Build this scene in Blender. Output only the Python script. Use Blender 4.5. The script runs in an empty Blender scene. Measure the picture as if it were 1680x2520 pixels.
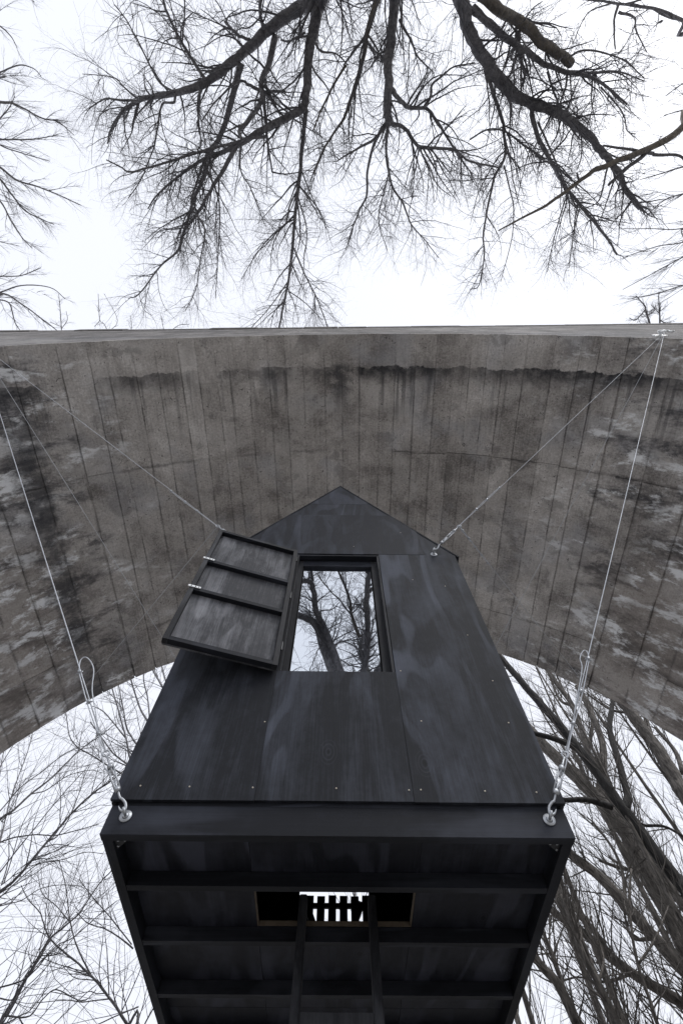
import bpy, bmesh, math, random
import numpy as np
from mathutils import Vector, Matrix

R = math.radians
sc = bpy.context.scene
COL = sc.collection
rng = np.random.default_rng(7)
random.seed(7)

# ------------------------------------------------------------------ camera
F = 1164.0                      # focal length in photograph pixels (1680 x 2520)
PITCH = R(66.1)
CE, SE = math.cos(PITCH), math.sin(PITCH)
CAMZ = 1.6
cam = bpy.data.cameras.new('camera')
camo = bpy.data.objects.new('camera', cam)
COL.objects.link(camo)
camo.location = (0, 0, CAMZ)
camo.rotation_euler = (R(90) + PITCH, 0, 0)
cam.sensor_fit = 'VERTICAL'
cam.sensor_height = 36
cam.lens = F / 2520 * 36
cam.clip_start = 0.05
cam.clip_end = 3000
sc.camera = camo

# ------------------------------------------------------------------ sky, sun, exposure
SUN_EL, SUN_ROT = R(58), R(128)
w = bpy.data.worlds.new('World')
sc.world = w
w.use_nodes = True
wt = w.node_tree
wt.nodes.clear()
wo = wt.nodes.new('ShaderNodeOutputWorld')
wb = wt.nodes.new('ShaderNodeBackground')
sky = wt.nodes.new('ShaderNodeTexSky')
sky.sky_type = 'NISHITA'
sky.sun_disc = False
sky.sun_elevation = SUN_EL
sky.sun_rotation = SUN_ROT
sky.air_density = 1.0
sky.dust_density = 6.0
sky.ozone_density = 1.0
hs = wt.nodes.new('ShaderNodeHueSaturation')
hs.inputs['Saturation'].default_value = 0.15
mx = wt.nodes.new('ShaderNodeMix')
mx.data_type = 'RGBA'
mx.inputs['Factor'].default_value = 0.96          # an even cloud deck over most of the sky
mx.inputs['B'].default_value = (4.72, 4.88, 5.35, 1)
wt.links.new(sky.outputs['Color'], hs.inputs['Color'])
wt.links.new(hs.outputs['Color'], mx.inputs['A'])
wt.links.new(mx.outputs['Result'], wb.inputs['Color'])
wb.inputs['Strength'].default_value = 0.10
wt.links.new(wb.outputs['Background'], wo.inputs['Surface'])

sun = bpy.data.lights.new('sun', 'SUN')
sun.energy = 1.4
sun.angle = R(40)
sun.color = (1.0, 0.985, 0.965)
suno = bpy.data.objects.new('sun', sun)
COL.objects.link(suno)
suno.location = (0, -20, 40)
# sky sun_rotation is clockwise from +Y
sd = Vector((math.sin(SUN_ROT) * math.cos(SUN_EL), math.cos(SUN_ROT) * math.cos(SUN_EL), math.sin(SUN_EL)))
suno.rotation_euler = (-sd).to_track_quat('-Z', 'Y').to_euler()

sc.view_settings.view_transform = 'Standard'
sc.view_settings.look = 'None'
sc.view_settings.exposure = 1.05
sc.view_settings.gamma = 1
sc.view_settings.use_curve_mapping = False
sc.render.engine = 'CYCLES'
sc.cycles.max_bounces = 8
sc.cycles.diffuse_bounces = 4
sc.cycles.glossy_bounces = 4
sc.cycles.transparent_max_bounces = 12
sc.cycles.use_denoising = True
sc.cycles.sample_clamp_indirect = 6

# ------------------------------------------------------------------ helpers
def at(px, py, depth):
    """photograph pixel + distance along the lens axis -> world point"""
    a = (px - 840) / F
    v = (1260 - py) / F
    return np.array([a * depth, (CE - SE * v) * depth, (SE + CE * v) * depth + CAMZ])

def on_y(px, py, Y):
    """photograph pixel -> world point on the upright plane y = Y"""
    v = (1260 - py) / F
    return at(px, py, Y / (CE - SE * v))

def tag(o, label=None, cat=None, group=None, kind=None):
    if label: o['label'] = label
    if cat: o['category'] = cat
    if group: o['group'] = group
    if kind: o['kind'] = kind
    return o

def empty(name, loc=(0, 0, 0), rz=0.0):
    o = bpy.data.objects.new(name, None)
    COL.objects.link(o)
    o.location = loc
    o.rotation_euler = (0, 0, rz)
    o.empty_display_size = 0.2
    return o

def link(name, me, parent=None):
    o = bpy.data.objects.new(name, me)
    COL.objects.link(o)
    if parent is not None:
        o.parent = parent
    return o

def mesh_obj(name, bm, mat, parent=None, smooth=False, bevel=0.0):
    if bevel > 0:
        es = [e for e in bm.edges if len(e.link_faces) == 2 and e.calc_face_angle(0) > 0.5]
        bmesh.ops.bevel(bm, geom=es, offset=bevel, segments=1, affect='EDGES', clamp_overlap=True)
    bmesh.ops.recalc_face_normals(bm, faces=bm.faces)
    me = bpy.data.meshes.new(name)
    bm.to_mesh(me)
    bm.free()
    me.materials.append(mat)
    if smooth:
        for p in me.polygons: p.use_smooth = True
    return link(name, me, parent)

def box_bm(x0, x1, y0, y1, z0, z1):
    bm = bmesh.new()
    vs = [bm.verts.new(p) for p in ((x0, y0, z0), (x1, y0, z0), (x1, y1, z0), (x0, y1, z0),
                                    (x0, y0, z1), (x1, y0, z1), (x1, y1, z1), (x0, y1, z1))]
    for f in ((0, 3, 2, 1), (4, 5, 6, 7), (0, 1, 5, 4), (1, 2, 6, 5), (2, 3, 7, 6), (3, 0, 4, 7)):
        bm.faces.new([vs[i] for i in f])
    return bm

def box(name, x0, x1, y0, y1, z0, z1, mat, parent=None, bevel=0.003):
    return mesh_obj(name, box_bm(x0, x1, y0, y1, z0, z1), mat, parent, bevel=bevel)

def prism(name, pts, y0, y1, mat, parent=None, bevel=0.002):
    """outline in x,z pushed from y0 to y1"""
    bm = bmesh.new()
    a = [bm.verts.new((x, y0, z)) for x, z in pts]
    b = [bm.verts.new((x, y1, z)) for x, z in pts]
    n = len(pts)
    bm.faces.new(a)
    bm.faces.new(b[::-1])
    for i in range(n):
        bm.faces.new((a[i], b[i], b[(i + 1) % n], a[(i + 1) % n]))
    return mesh_obj(name, bm, mat, parent, bevel=bevel)

def beam_between(name, p, q, wd, th, mat, parent=None, up=(0, 0, 1), bevel=0.002):
    """square bar from p to q, wd across, th along 'up'"""
    p, q = Vector(p), Vector(q)
    d = (q - p); L = d.length; d.normalize()
    s = d.cross(Vector(up)).normalized(); u = s.cross(d)
    bm = box_bm(0, L, -wd / 2, wd / 2, -th / 2, th / 2)
    M = Matrix(((d.x, s.x, u.x, p.x), (d.y, s.y, u.y, p.y), (d.z, s.z, u.z, p.z), (0, 0, 0, 1)))
    bmesh.ops.transform(bm, matrix=M, verts=bm.verts)
    return mesh_obj(name, bm, mat, parent, bevel=bevel)

def spline(P, n):
    """Catmull-Rom through rows of P, n steps per segment"""
    P = np.asarray(P, float)
    if len(P) < 3:
        t = np.linspace(0, 1, n + 1)[:, None]
        return P[0] * (1 - t) + P[-1] * t
    Q = np.vstack([2 * P[0] - P[1], P, 2 * P[-1] - P[-2]])
    out = []
    for i in range(1, len(Q) - 2):
        t = np.linspace(0, 1, n, endpoint=False)[:, None]
        a, b, c, d = Q[i - 1], Q[i], Q[i + 1], Q[i + 2]
        out.append(0.5 * (2 * b + (c - a) * t + (2 * a - 5 * b + 4 * c - d) * t ** 2 + (3 * b - a - 3 * c + d) * t ** 3))
    out.append(P[-1:])
    return np.vstack(out)

def nrm(v):
    return v / np.maximum(np.linalg.norm(v, axis=-1, keepdims=True), 1e-9)

def tube_arrays(P, Rad, n, caps=False):
    """P (N,K,3), Rad (N,K) -> verts, quads"""
    N, K = Rad.shape
    T = nrm(np.gradient(P, axis=1))
    mean = nrm(P[:, -1] - P[:, 0])
    ref = np.zeros((N, 3))
    ref[np.arange(N), np.argmin(np.abs(mean), axis=1)] = 1
    U = nrm(np.cross(T, ref[:, None, :]))
    V = np.cross(T, U)
    an = np.arange(n) * 2 * math.pi / n
    vs = P[:, :, None, :] + Rad[:, :, None, None] * (U[:, :, None, :] * np.cos(an)[None, None, :, None] + V[:, :, None, :] * np.sin(an)[None, None, :, None])
    vs = vs.reshape(-1, 3)
    base = (np.arange(N)[:, None, None] * K + np.arange(K - 1)[None, :, None]) * n
    j = np.arange(n)[None, None, :]
    j2 = (j + 1) % n
    q = np.stack([base + j, base + j2, base + n + j2, base + n + j], axis=-1).reshape(-1, 4)
    return vs, q

def quads_mesh(name, V, Q, mat, parent=None, smooth=True, ngons=()):
    me = bpy.data.meshes.new(name)
    nl = Q.size + sum(len(g) for g in ngons)
    nf = len(Q) + len(ngons)
    me.vertices.add(len(V)); me.vertices.foreach_set('co', V.astype(np.float32).ravel())
    me.loops.add(nl)
    idx = np.concatenate([Q.ravel()] + [np.asarray(g) for g in ngons]).astype(np.int32)
    me.loops.foreach_set('vertex_index', idx)
    me.polygons.add(nf)
    st = np.concatenate([np.arange(len(Q)) * 4, np.cumsum([Q.size] + [len(g) for g in ngons])[:-1]]) if ngons else np.arange(len(Q)) * 4
    me.polygons.foreach_set('loop_start', st.astype(np.int32))
    me.polygons.foreach_set('use_smooth', np.full(nf, smooth))
    me.update(calc_edges=True)
    me.validate()
    me.materials.append(mat)
    return link(name, me, parent)

def tube(name, P, rad, n, mat, parent=None, cap=True):
    P = np.asarray(P, float)[None]
    rad = np.broadcast_to(np.asarray(rad, float), P.shape[1])[None]
    V, Q = tube_arrays(P, rad, n)
    K = P.shape[1]
    ng = [list(range(n))[::-1], [(K - 1) * n + i for i in range(n)]] if cap else ()
    return quads_mesh(name, V, Q, mat, parent, True, ng)

# ------------------------------------------------------------------ node materials
class NT:
    def __init__(s, name):
        s.m = bpy.data.materials.new(name)
        s.m.use_nodes = True
        s.t = s.m.node_tree
        s.b = s.t.nodes['Principled BSDF']
    def n(s, typ, ins=None, **kw):
        d = s.t.nodes.new(typ)
        for k, v in kw.items(): setattr(d, k, v)
        for k, v in (ins or {}).items(): s.put(d.inputs[k], v)
        return d
    def put(s, sock, v):
        if isinstance(v, bpy.types.NodeSocket): s.t.links.new(v, sock)
        else: sock.default_value = v
    def math(s, op, a, b=0.0, c=0.0):
        d = s.n('ShaderNodeMath', operation=op)
        s.put(d.inputs[0], a); s.put(d.inputs[1], b); s.put(d.inputs[2], c)
        return d.outputs[0]
    def ss(s, x, a, b):
        d = s.n('ShaderNodeMapRange', {'Value': x, 'From Min': a, 'From Max': b}, interpolation_type='SMOOTHSTEP')
        return d.outputs[0]
    def noise(s, vec, scale, detail=4.0, rough=0.55, dist=0.0):
        return s.n('ShaderNodeTexNoise', {'Vector': vec, 'Scale': scale, 'Detail': detail, 'Roughness': rough, 'Distortion': dist}).outputs[0]
    def mapping(s, vec, scale=(1, 1, 1), loc=(0, 0, 0), rot=(0, 0, 0)):
        return s.n('ShaderNodeMapping', {'Vector': vec, 'Scale': scale, 'Location': loc, 'Rotation': rot}).outputs[0]
    def add(s, a, b):
        d = s.n('ShaderNodeVectorMath', operation='ADD'); s.put(d.inputs[0], a); s.put(d.inputs[1], b); return d.outputs[0]
    def mix(s, f, a, b):
        d = s.n('ShaderNodeMix', data_type='RGBA')
        s.put(d.inputs['Factor'], f)
        s.put(d.inputs['A'], a if isinstance(a, bpy.types.NodeSocket) else (*a, 1)[:4])
        s.put(d.inputs['B'], b if isinstance(b, bpy.types.NodeSocket) else (*b, 1)[:4])
        return d.outputs['Result']
    def ramp(s, x, stops):
        d = s.n('ShaderNodeValToRGB', {'Fac': x})
        e = d.color_ramp.elements
        while len(e) < len(stops): e.new(0.5)
        for el, (p, c) in zip(e, stops):
            el.position = p
            el.color = (c, c, c, 1) if isinstance(c, (int, float)) else (*c, 1)
        return d.outputs[0]
    def bump(s, h, strength=0.3, dist=0.01):
        s.put(s.b.inputs['Normal'], s.n('ShaderNodeBump', {'Height': h, 'Strength': strength, 'Distance': dist}).outputs[0])
    def out(s, col, rough=0.7, spec=0.3, metal=0.0):
        s.put(s.b.inputs['Base Color'], col if isinstance(col, bpy.types.NodeSocket) else (*col, 1))
        s.put(s.b.inputs['Roughness'], rough)
        s.put(s.b.inputs['Specular IOR Level'], spec)
        s.put(s.b.inputs['Metallic'], metal)
        return s.m
    def obj(s): return s.n('ShaderNodeTexCoord').outputs['Object']
    def rand(s): return s.n('ShaderNodeObjectInfo').outputs['Random']

def mat_ply(name, dark, light, grain='z', rough=0.62, wear=0.0, knots=True):
    """black-stained plywood: broad cathedral figure, fine grain, knots"""
    t = NT(name)
    o = t.obj()
    rnd = t.rand()
    off = t.n('ShaderNodeCombineXYZ', {'X': t.math('MULTIPLY', rnd, 37.0), 'Y': t.math('MULTIPLY', rnd, 11.0), 'Z': t.math('MULTIPLY', rnd, 53.0)}).outputs[0]
    o = t.add(o, off)
    sx = {'z': (1, 1, 0.24), 'x': (0.2, 1, 1), 'y': (1, 0.2, 1)}[grain]
    fx = {'z': (1, 1, 0.02), 'x': (0.02, 1, 1), 'y': (1, 0.02, 1)}[grain]
    p = t.mapping(o, sx)
    fig = t.noise(p, 2.1, 2.0, 0.5, 0.35)
    rings = t.math('SINE', t.math('MULTIPLY', fig, 44.0))
    figure = t.ss(rings, 0.0, 0.8)
    amp = t.ss(t.noise(t.mapping(o, (1, 1, 0.5)), 1.3, 3.0), 0.36, 0.6)
    patches = t.ss(t.noise(p, 3.2, 6.0, 0.62, 0.8), 0.42, 0.66)
    fine = t.noise(t.mapping(o, fx), 110.0, 5.0, 0.75)
    f = t.math('MULTIPLY', figure, amp)
    f = t.math('MULTIPLY_ADD', f, 0.56, t.math('MULTIPLY', patches, 0.42))
    f = t.math('MULTIPLY_ADD', t.math('SUBTRACT', fine, 0.5), 1.0, f)
    f = t.math('MULTIPLY_ADD', t.math('SUBTRACT', t.noise(o, 14.0, 7.0, 0.75), 0.5), 0.6, f)
    if wear:
        f = t.math('MULTIPLY_ADD', t.ss(t.noise(t.mapping(o, sx), 9.0, 6.0, 0.7), 0.5, 0.72), wear, f)
    fcl = t.n('ShaderNodeClamp', {'Value': f}).outputs[0]
    col = t.mix(fcl, dark, light)
    if knots:
        kv = t.mapping(o, {'z': (1, 1, 0.62), 'x': (0.62, 1, 1), 'y': (1, 0.62, 1)}[grain])
        kv = t.add(kv, t.n('ShaderNodeVectorMath', {1: (0.06, 0.06, 0.06)}, operation='MULTIPLY').outputs[0]) if False else kv
        vo = t.n('ShaderNodeTexVoronoi', {'Vector': kv, 'Scale': 2.1, 'Randomness': 1.0})
        kd = vo.outputs['Distance']
        k = t.math('SUBTRACT', 1.0, t.ss(kd, 0.012, 0.05))
        ring = t.math('MULTIPLY', t.ss(t.math('SINE', t.math('MULTIPLY', kd, 190.0)), 0.0, 1.0), t.math('SUBTRACT', 1.0, t.ss(kd, 0.05, 0.16)))
        col = t.mix(t.math('MULTIPLY', ring, 0.2), col, light)
        col = t.mix(t.math('MULTIPLY', k, 0.75), col, (dark[0] * .4, dark[1] * .4, dark[2] * .4))
    t.bump(t.math('ADD', fine, t.math('MULTIPLY', figure, 0.3)), 0.18, 0.004)
    t.put(t.b.inputs['Roughness'], 0.6)
    return t.out(col, t.math('MULTIPLY_ADD', fine, 0.25, rough - 0.1), 0.22)

M = {}
M['ply'] = mat_ply('black_stained_plywood', (0.0110, 0.0124, 0.0164), (0.068, 0.076, 0.099))
M['ply_gable'] = mat_ply('black_stained_plywood_gable', (0.0155, 0.0172, 0.0228), (0.061, 0.068, 0.090), knots=False)
M['ply_shutter'] = mat_ply('scuffed_black_plywood', (0.044, 0.0455, 0.052), (0.28, 0.285, 0.31), grain='z', wear=0.3)
M['timber'] = mat_ply('black_stained_timber', (0.0075, 0.0086, 0.0124), (0.034, 0.038, 0.051), grain='x', rough=0.6)
M['timber_y'] = mat_ply('black_stained_timber_long', (0.0075, 0.0086, 0.0124), (0.034, 0.038, 0.051), grain='y', rough=0.6)
M['timber_z'] = mat_ply('black_stained_timber_upright', (0.018, 0.0185, 0.022), (0.060, 0.062, 0.070), grain='z', rough=0.6, knots=False)
M['deck'] = mat_ply('dark_painted_deck_underside', (0.009, 0.010, 0.015), (0.05, 0.054, 0.075), grain='y', rough=0.55)

def mat_simple(name, col, rough=0.6, spec=0.3, metal=0.0, var=0.35, scale=30.0):
    t = NT(name)
    n = t.noise(t.obj(), scale, 4.0)
    c = t.mix(n, tuple(x * (1 - var) for x in col), tuple(x * (1 + var) for x in col))
    return t.out(c, rough, spec, metal)
M['steel'] = mat_simple('galvanised_steel', (0.46, 0.48, 0.51), 0.46, 0.5, 0.75, 0.22, 60.0)
M['wire'] = mat_simple('galvanised_wire', (0.52, 0.545, 0.585), 0.55, 0.5, 0.5, 0.15, 90.0)
M['alu'] = mat_simple('bright_aluminium', (0.82, 0.84, 0.86), 0.4, 0.5, 0.35, 0.1, 50.0)
M['rawwood'] = mat_simple('raw_cut_plywood_edge', (0.13, 0.105, 0.08), 0.8, 0.2, 0.0, 0.35, 40.0)
M['brass'] = mat_simple('yellow_zinc_screw', (0.5, 0.46, 0.39), 0.5, 0.4, 0.3, 0.15)
M['black'] = mat_simple('black_interior_paint', (0.006, 0.006, 0.007), 0.8, 0.1)
M['bracket'] = mat_simple('black_painted_bracket', (0.02, 0.021, 0.024), 0.5, 0.4, 0.2)

def mat_glass():
    t = NT('mirrored_window_glass')
    nt = t.t
    gl = t.n('ShaderNodeBsdfGlossy', {'Color': (0.86, 0.9, 0.95, 1), 'Roughness': 0.0})
    bp = t.n('ShaderNodeBump', {'Height': t.noise(t.obj(), 1.6, 1.0), 'Strength': 0.02, 'Distance': 0.05})
    t.put(gl.inputs['Normal'], bp.outputs[0])
    tr = t.n('ShaderNodeBsdfTransparent', {'Color': (0.55, 0.6, 0.62, 1)})
    lw = t.n('ShaderNodeLayerWeight', {'Blend': 0.35})
    fac = t.math('MULTIPLY_ADD', lw.outputs['Fresnel'], 0.3, 0.80)
    ms = t.n('ShaderNodeMixShader', {0: fac})
    nt.links.new(tr.outputs[0], ms.inputs[1]); nt.links.new(gl.outputs[0], ms.inputs[2])
    nt.links.new(ms.outputs[0], nt.nodes['Material Output'].inputs['Surface'])
    return t.m
M['glass'] = mat_glass()

def mat_bark(name, dark, light, scale=1.0):
    t = NT(name)
    o = t.obj()
    n1 = t.noise(t.mapping(o, (1, 1, 0.22)), 14.0 * scale, 5.0, 0.65, 0.6)
    n2 = t.noise(o, 1.6, 3.0)
    f = t.math('MULTIPLY_ADD', n2, 0.5, t.math('MULTIPLY', t.ss(n1, 0.32, 0.72), 0.75))
    c = t.mix(t.n('ShaderNodeClamp', {'Value': t.math('SUBTRACT', f, 0.12)}).outputs[0], dark, light)
    t.bump(n1, 0.9, 0.03)
    return t.out(c, 0.85, 0.15)
M['bark'] = mat_bark('dark_willow_bark', (0.075, 0.074, 0.082), (0.30, 0.295, 0.305))
M['bark_pale'] = mat_bark('pale_dead_bark', (0.10, 0.092, 0.082), (0.26, 0.235, 0.205))
M['bark_far'] = mat_bark('furrowed_brown_bark', (0.03, 0.028, 0.027), (0.24, 0.222, 0.205))
M['bark_black'] = mat_bark('near_black_bark', (0.018, 0.018, 0.019), (0.062, 0.06, 0.058))
M['twig'] = mat_simple('twig_bark', (0.13, 0.128, 0.138), 0.85, 0.15, 0.0, 0.3, 3.0)
M['twig_far'] = mat_simple('twig_bark_brown', (0.115, 0.107, 0.10), 0.85, 0.15, 0.0, 0.3, 3.0)

def mat_concrete(name='weathered_board_marked_concrete', face=False):
    t = NT(name)
    uv = t.n('ShaderNodeUVMap', uv_map='UVMap').outputs[0]
    ed = t.n('ShaderNodeUVMap', uv_map='strip').outputs[0]
    sp = t.n('ShaderNodeSeparateXYZ', {0: uv}); u, v = sp.outputs[0], sp.outputs[1]
    es = t.n('ShaderNodeSeparateXYZ', {0: ed}); e = es.outputs[0]
    rnd = t.rand()
    au = t.math('ABSOLUTE', u)
    sh = lambda x, y: t.mapping(uv, (1, 1, 1), (x, y, 0))
    big = t.noise(uv, 0.5, 4.0, 0.6, 0.6)
    big2 = t.noise(sh(23, 5), 1.1, 5.0, 0.62, 0.8)
    mid = t.noise(uv, 2.3, 5.0, 0.62, 0.4)
    mid2 = t.noise(sh(31, 17), 4.6, 6.0, 0.68)
    fin = t.noise(uv, 24.0, 5.0, 0.8)
    fin2 = t.noise(sh(5, 9), 26.0, 5.0, 0.8)
    f = 0.5
    grain = t.noise(t.mapping(uv, (38, 0.9, 1), (3, 7, 0)), 1.0, 5.0, 0.7, 0.3)      # wood grain printed by the boards
    for nz, k in ((grain, 0.55), (big, 1.5), (big2, 1.25), (mid, 0.8), (fin, 1.5), (rnd, 0.26)):
        f = t.math('MULTIPLY_ADD', t.math('SUBTRACT', nz, 0.5), k, f)
    base = t.ramp(f, [(0.06, (0.20, 0.188, 0.180)), (0.42, (0.395, 0.374, 0.360)), (0.72, (0.545, 0.520, 0.503)), (1.0, (0.72, 0.70, 0.685))])
    blu = t.ss(t.noise(sh(3, 44), 0.8, 4.0, 0.6), 0.50, 0.66)
    base = t.mix(t.math('MULTIPLY', blu, 0.45), base, (0.42, 0.43, 0.465))
    # crisp-edged skins: spalled lighter patches and smoother grey skim
    e1 = t.noise(sh(51, 33), 0.95, 9.0, 0.66, 0.25)
    base = t.mix(t.math('MULTIPLY', t.ss(e1, 0.555, 0.585), 0.32), base, (0.56, 0.545, 0.535))
    e2 = t.noise(sh(14, 90), 1.25, 9.0, 0.68, 0.2)
    base = t.mix(t.math('MULTIPLY', t.ss(e2, 0.565, 0.60), 0.42), base, (0.20, 0.19, 0.188))
    # air holes and grit
    pv = t.add(uv, t.n('ShaderNodeTexNoise', {'Vector': uv, 'Scale': 5.0}).outputs[1])
    pore = t.math('SUBTRACT', 1.0, t.ss(t.n('ShaderNodeTexVoronoi', {'Vector': pv, 'Scale': 6.5}).outputs['Distance'], 0.10, 0.19))
    pore = t.math('MULTIPLY', pore, t.ss(t.noise(sh(61, 2), 1.4, 4.0, 0.6), 0.40, 0.58))
    grit = t.math('MULTIPLY', t.ss(fin2, 0.54, 0.66), t.ss(t.noise(sh(8, 71), 1.0, 5.0, 0.65), 0.34, 0.6))
    base = t.mix(t.math('MULTIPLY', grit, 0.72), base, (0.10, 0.095, 0.096))
    base = t.mix(t.math('MULTIPLY', pore, 0.85), base, (0.06, 0.057, 0.058))
    rs = t.noise(t.mapping(uv, (0.7, 1.5, 1), (7, 2, 0)), 1.25, 9.0, 0.74, 0.2)
    if face:
        dk = t.ss(t.noise(t.mapping(uv, (2.2, 0.8, 1), (1, 3, 0)), 1.6, 7.0, 0.7), 0.36, 0.62)
        base = t.mix(0.45, base, (0.16, 0.158, 0.162))
        base = t.mix(t.math('MULTIPLY', dk, 0.5), base, (0.09, 0.09, 0.093))
        t.bump(t.math('ADD', fin, t.math('MULTIPLY', rs, 2.0)), 0.9, 0.03)
        return t.out(base, 0.9, 0.12)
    # haunches: coarse, blotched, limed
    hau = t.ss(t.math('MULTIPLY_ADD', t.math('SUBTRACT', mid, 0.5), 1.4, au), 4.7, 5.4)
    darkh = t.ss(rs, 0.47, 0.64)
    base = t.mix(t.math('MULTIPLY', t.math('MULTIPLY', darkh, hau), 0.9), base, (0.065, 0.066, 0.075))
    warm = t.ss(t.math('MULTIPLY_ADD', t.math('SUBTRACT', big, 0.5), 3.0, au), 4.6, 7.0)
    warmv = t.math('MULTIPLY', warm, t.ss(v, 2.4, 5.0))
    base = t.mix(t.math('MULTIPLY', warmv, 0.42), base, (0.29, 0.25, 0.22))
    ln = t.noise(t.mapping(uv, (0.85, 1.7, 1), (71, 13, 0)), 1.5, 10.0, 0.74, 0.15)
    reg = t.noise(sh(12, 8), 0.6, 2.0)
    limereg = t.math('MULTIPLY', t.ss(au, 3.2, 5.6), t.math('MAXIMUM', t.ss(reg, 0.40, 0.55), t.math('MULTIPLY', t.ss(au, 5.6, 6.8), 0.75)))
    lime = t.math('MULTIPLY', t.ss(t.math('MULTIPLY_ADD', t.ss(au, 5.0, 7.0), 0.035, ln), 0.525, 0.625), limereg)
    base = t.mix(t.math('MULTIPLY', lime, 0.92), base, (0.95, 0.97, 1.0))
    # black run on the left haunch, along the barrel
    su = t.math('MULTIPLY_ADD', t.math('SUBTRACT', mid2, 0.5), 1.1, t.math('ADD', u, 6.0))
    run = t.math('SUBTRACT', 1.0, t.ss(t.math('ABSOLUTE', su), 0.04, 0.40))
    run = t.math('MULTIPLY', run, t.math('MULTIPLY', t.ss(v, 1.0, 1.5), t.ss(rs, 0.30, 0.52)))
    base = t.mix(t.math('MULTIPLY', run, 0.78), base, (0.06, 0.062, 0.07))
    # drip line just inside the face: sharp outer edge, fading inwards
    vv = t.math('MULTIPLY_ADD', t.math('SUBTRACT', mid, 0.5), 0.26, v)
    vv = t.math('MULTIPLY_ADD', t.math('SUBTRACT', mid2, 0.5), 0.14, vv)
    band = t.math('MULTIPLY', t.ss(vv, 0.60, 0.625), t.math('SUBTRACT', 1.0, t.ss(vv, 0.68, 1.02)))
    patch = t.ss(t.noise(t.mapping(uv, (1, 0.25, 1), (17, 3, 0)), 0.8, 4.0), 0.33, 0.5)
    right = t.math('MULTIPLY', t.math('MULTIPLY', t.ss(u, 0.22, 0.42), t.math('SUBTRACT', 1.0, t.ss(u, 6.6, 7.2))), t.math('MULTIPLY_ADD', patch, 0.45, 0.55))
    left = t.math('MULTIPLY', t.math('SUBTRACT', 1.0, t.ss(u, -0.3, 0.0)), t.ss(t.noise(t.mapping(uv, (1, 0.2, 1), (2, 90, 0)), 0.9, 3.0), 0.44, 0.60))
    bs = t.math('MAXIMUM', right, t.math('MULTIPLY', left, 0.72))
    base = t.mix(t.math('MULTIPLY', t.math('MULTIPLY', band, t.math('MULTIPLY', bs, t.math('MULTIPLY_ADD', t.ss(mid2, 0.36, 0.56), 0.35, 0.65))), 0.94), base, (0.035, 0.036, 0.042))
    dr = t.math('MULTIPLY', t.ss(t.noise(t.mapping(uv, (9.0, 0.35, 1), (4, 4, 0)), 1.0, 4.0, 0.6), 0.53, 0.66), t.math('MULTIPLY', t.ss(vv, 0.6, 0.68), t.math('SUBTRACT', 1.0, t.ss(vv, 0.8, 2.3))))
    base = t.mix(t.math('MULTIPLY', t.math('MULTIPLY', dr, t.math('MULTIPLY_ADD', bs, 0.7, 0.3)), 0.6), base, (0.06, 0.06, 0.066))
    bl = t.math('MULTIPLY', t.math('SUBTRACT', 1.0, t.ss(t.math('ABSOLUTE', t.math('MULTIPLY_ADD', t.math('SUBTRACT', mid2, 0.5), 1.0, t.math('ADD', u, 0.02))), 0.03, 0.32)),
                t.math('MULTIPLY', t.ss(vv, 0.5, 0.66), t.math('SUBTRACT', 1.0, t.ss(vv, 0.75, 1.9))))
    base = t.mix(t.math('MULTIPLY', bl, 0.8), base, (0.045, 0.046, 0.052))
    # pour joints across the barrel, cracked and dirty
    for y0 in (2.38, 6.05):
        dj = t.math('ABSOLUTE', t.math('SUBTRACT', t.math('MULTIPLY_ADD', t.math('SUBTRACT', mid2, 0.5), 0.16, v), y0))
        cj = t.math('MULTIPLY', t.math('SUBTRACT', 1.0, t.ss(dj, 0.0, 0.05)), t.ss(t.noise(t.mapping(uv, (1, .1, 1), (y0, 3, 0)), 0.8, 5.0), 0.44, 0.6))
        base = t.mix(t.math('MULTIPLY', cj, 0.55), base, (0.08, 0.076, 0.078))
    # dirt held along the board joints
    de = t.math('MINIMUM', e, t.math('SUBTRACT', 1.0, e))
    jn = t.math('MULTIPLY', t.math('SUBTRACT', 1.0, t.ss(t.math('MULTIPLY_ADD', t.math('SUBTRACT', fin, 0.5), 0.1, de), 0.0, 0.075)), t.ss(t.noise(t.mapping(uv, (6, 1.2, 1)), 1.6, 5.0, 0.65), 0.40, 0.62))
    base = t.mix(t.math('MULTIPLY', t.math('MULTIPLY', jn, t.ss(v, 0.0, 0.9)), 0.62), base, (0.09, 0.085, 0.086))
    h = t.math('ADD', t.math('MULTIPLY_ADD', fin, 0.5, t.math('MULTIPLY', grain, 0.5)), t.math('MULTIPLY', mid2, 0.6))
    h = t.math('SUBTRACT', h, t.math('MULTIPLY', pore, 0.6))
    h = t.math('MULTIPLY_ADD', t.math('MULTIPLY', rs, hau), 1.6, h)
    t.bump(h, 0.5, 0.02)
    return t.out(base, 0.88, 0.12)
M['concrete'] = mat_concrete()
M['face'] = mat_concrete('dirty_concrete_face', True)

def mat_ground():
    t = NT('ground_paled_for_bounce')
    o = t.obj()
    n = t.noise(o, 1.1, 6.0, 0.65)
    v = t.n('ShaderNodeTexVoronoi', {'Vector': o, 'Scale': 14.0})
    c = t.mix(t.ss(n, 0.35, 0.65), (0.215, 0.205, 0.195), (0.455, 0.445, 0.43))  # ground tones raised well above litter, to throw more light up at the soffit
    c = t.mix(t.math('MULTIPLY', v.outputs['Distance'], 0.5), c, (0.17, 0.16, 0.145))
    t.bump(t.math('ADD', n, v.outputs['Distance']), 0.8, 0.05)
    return t.out(c, 0.9, 0.15)
M['ground'] = mat_ground()

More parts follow.
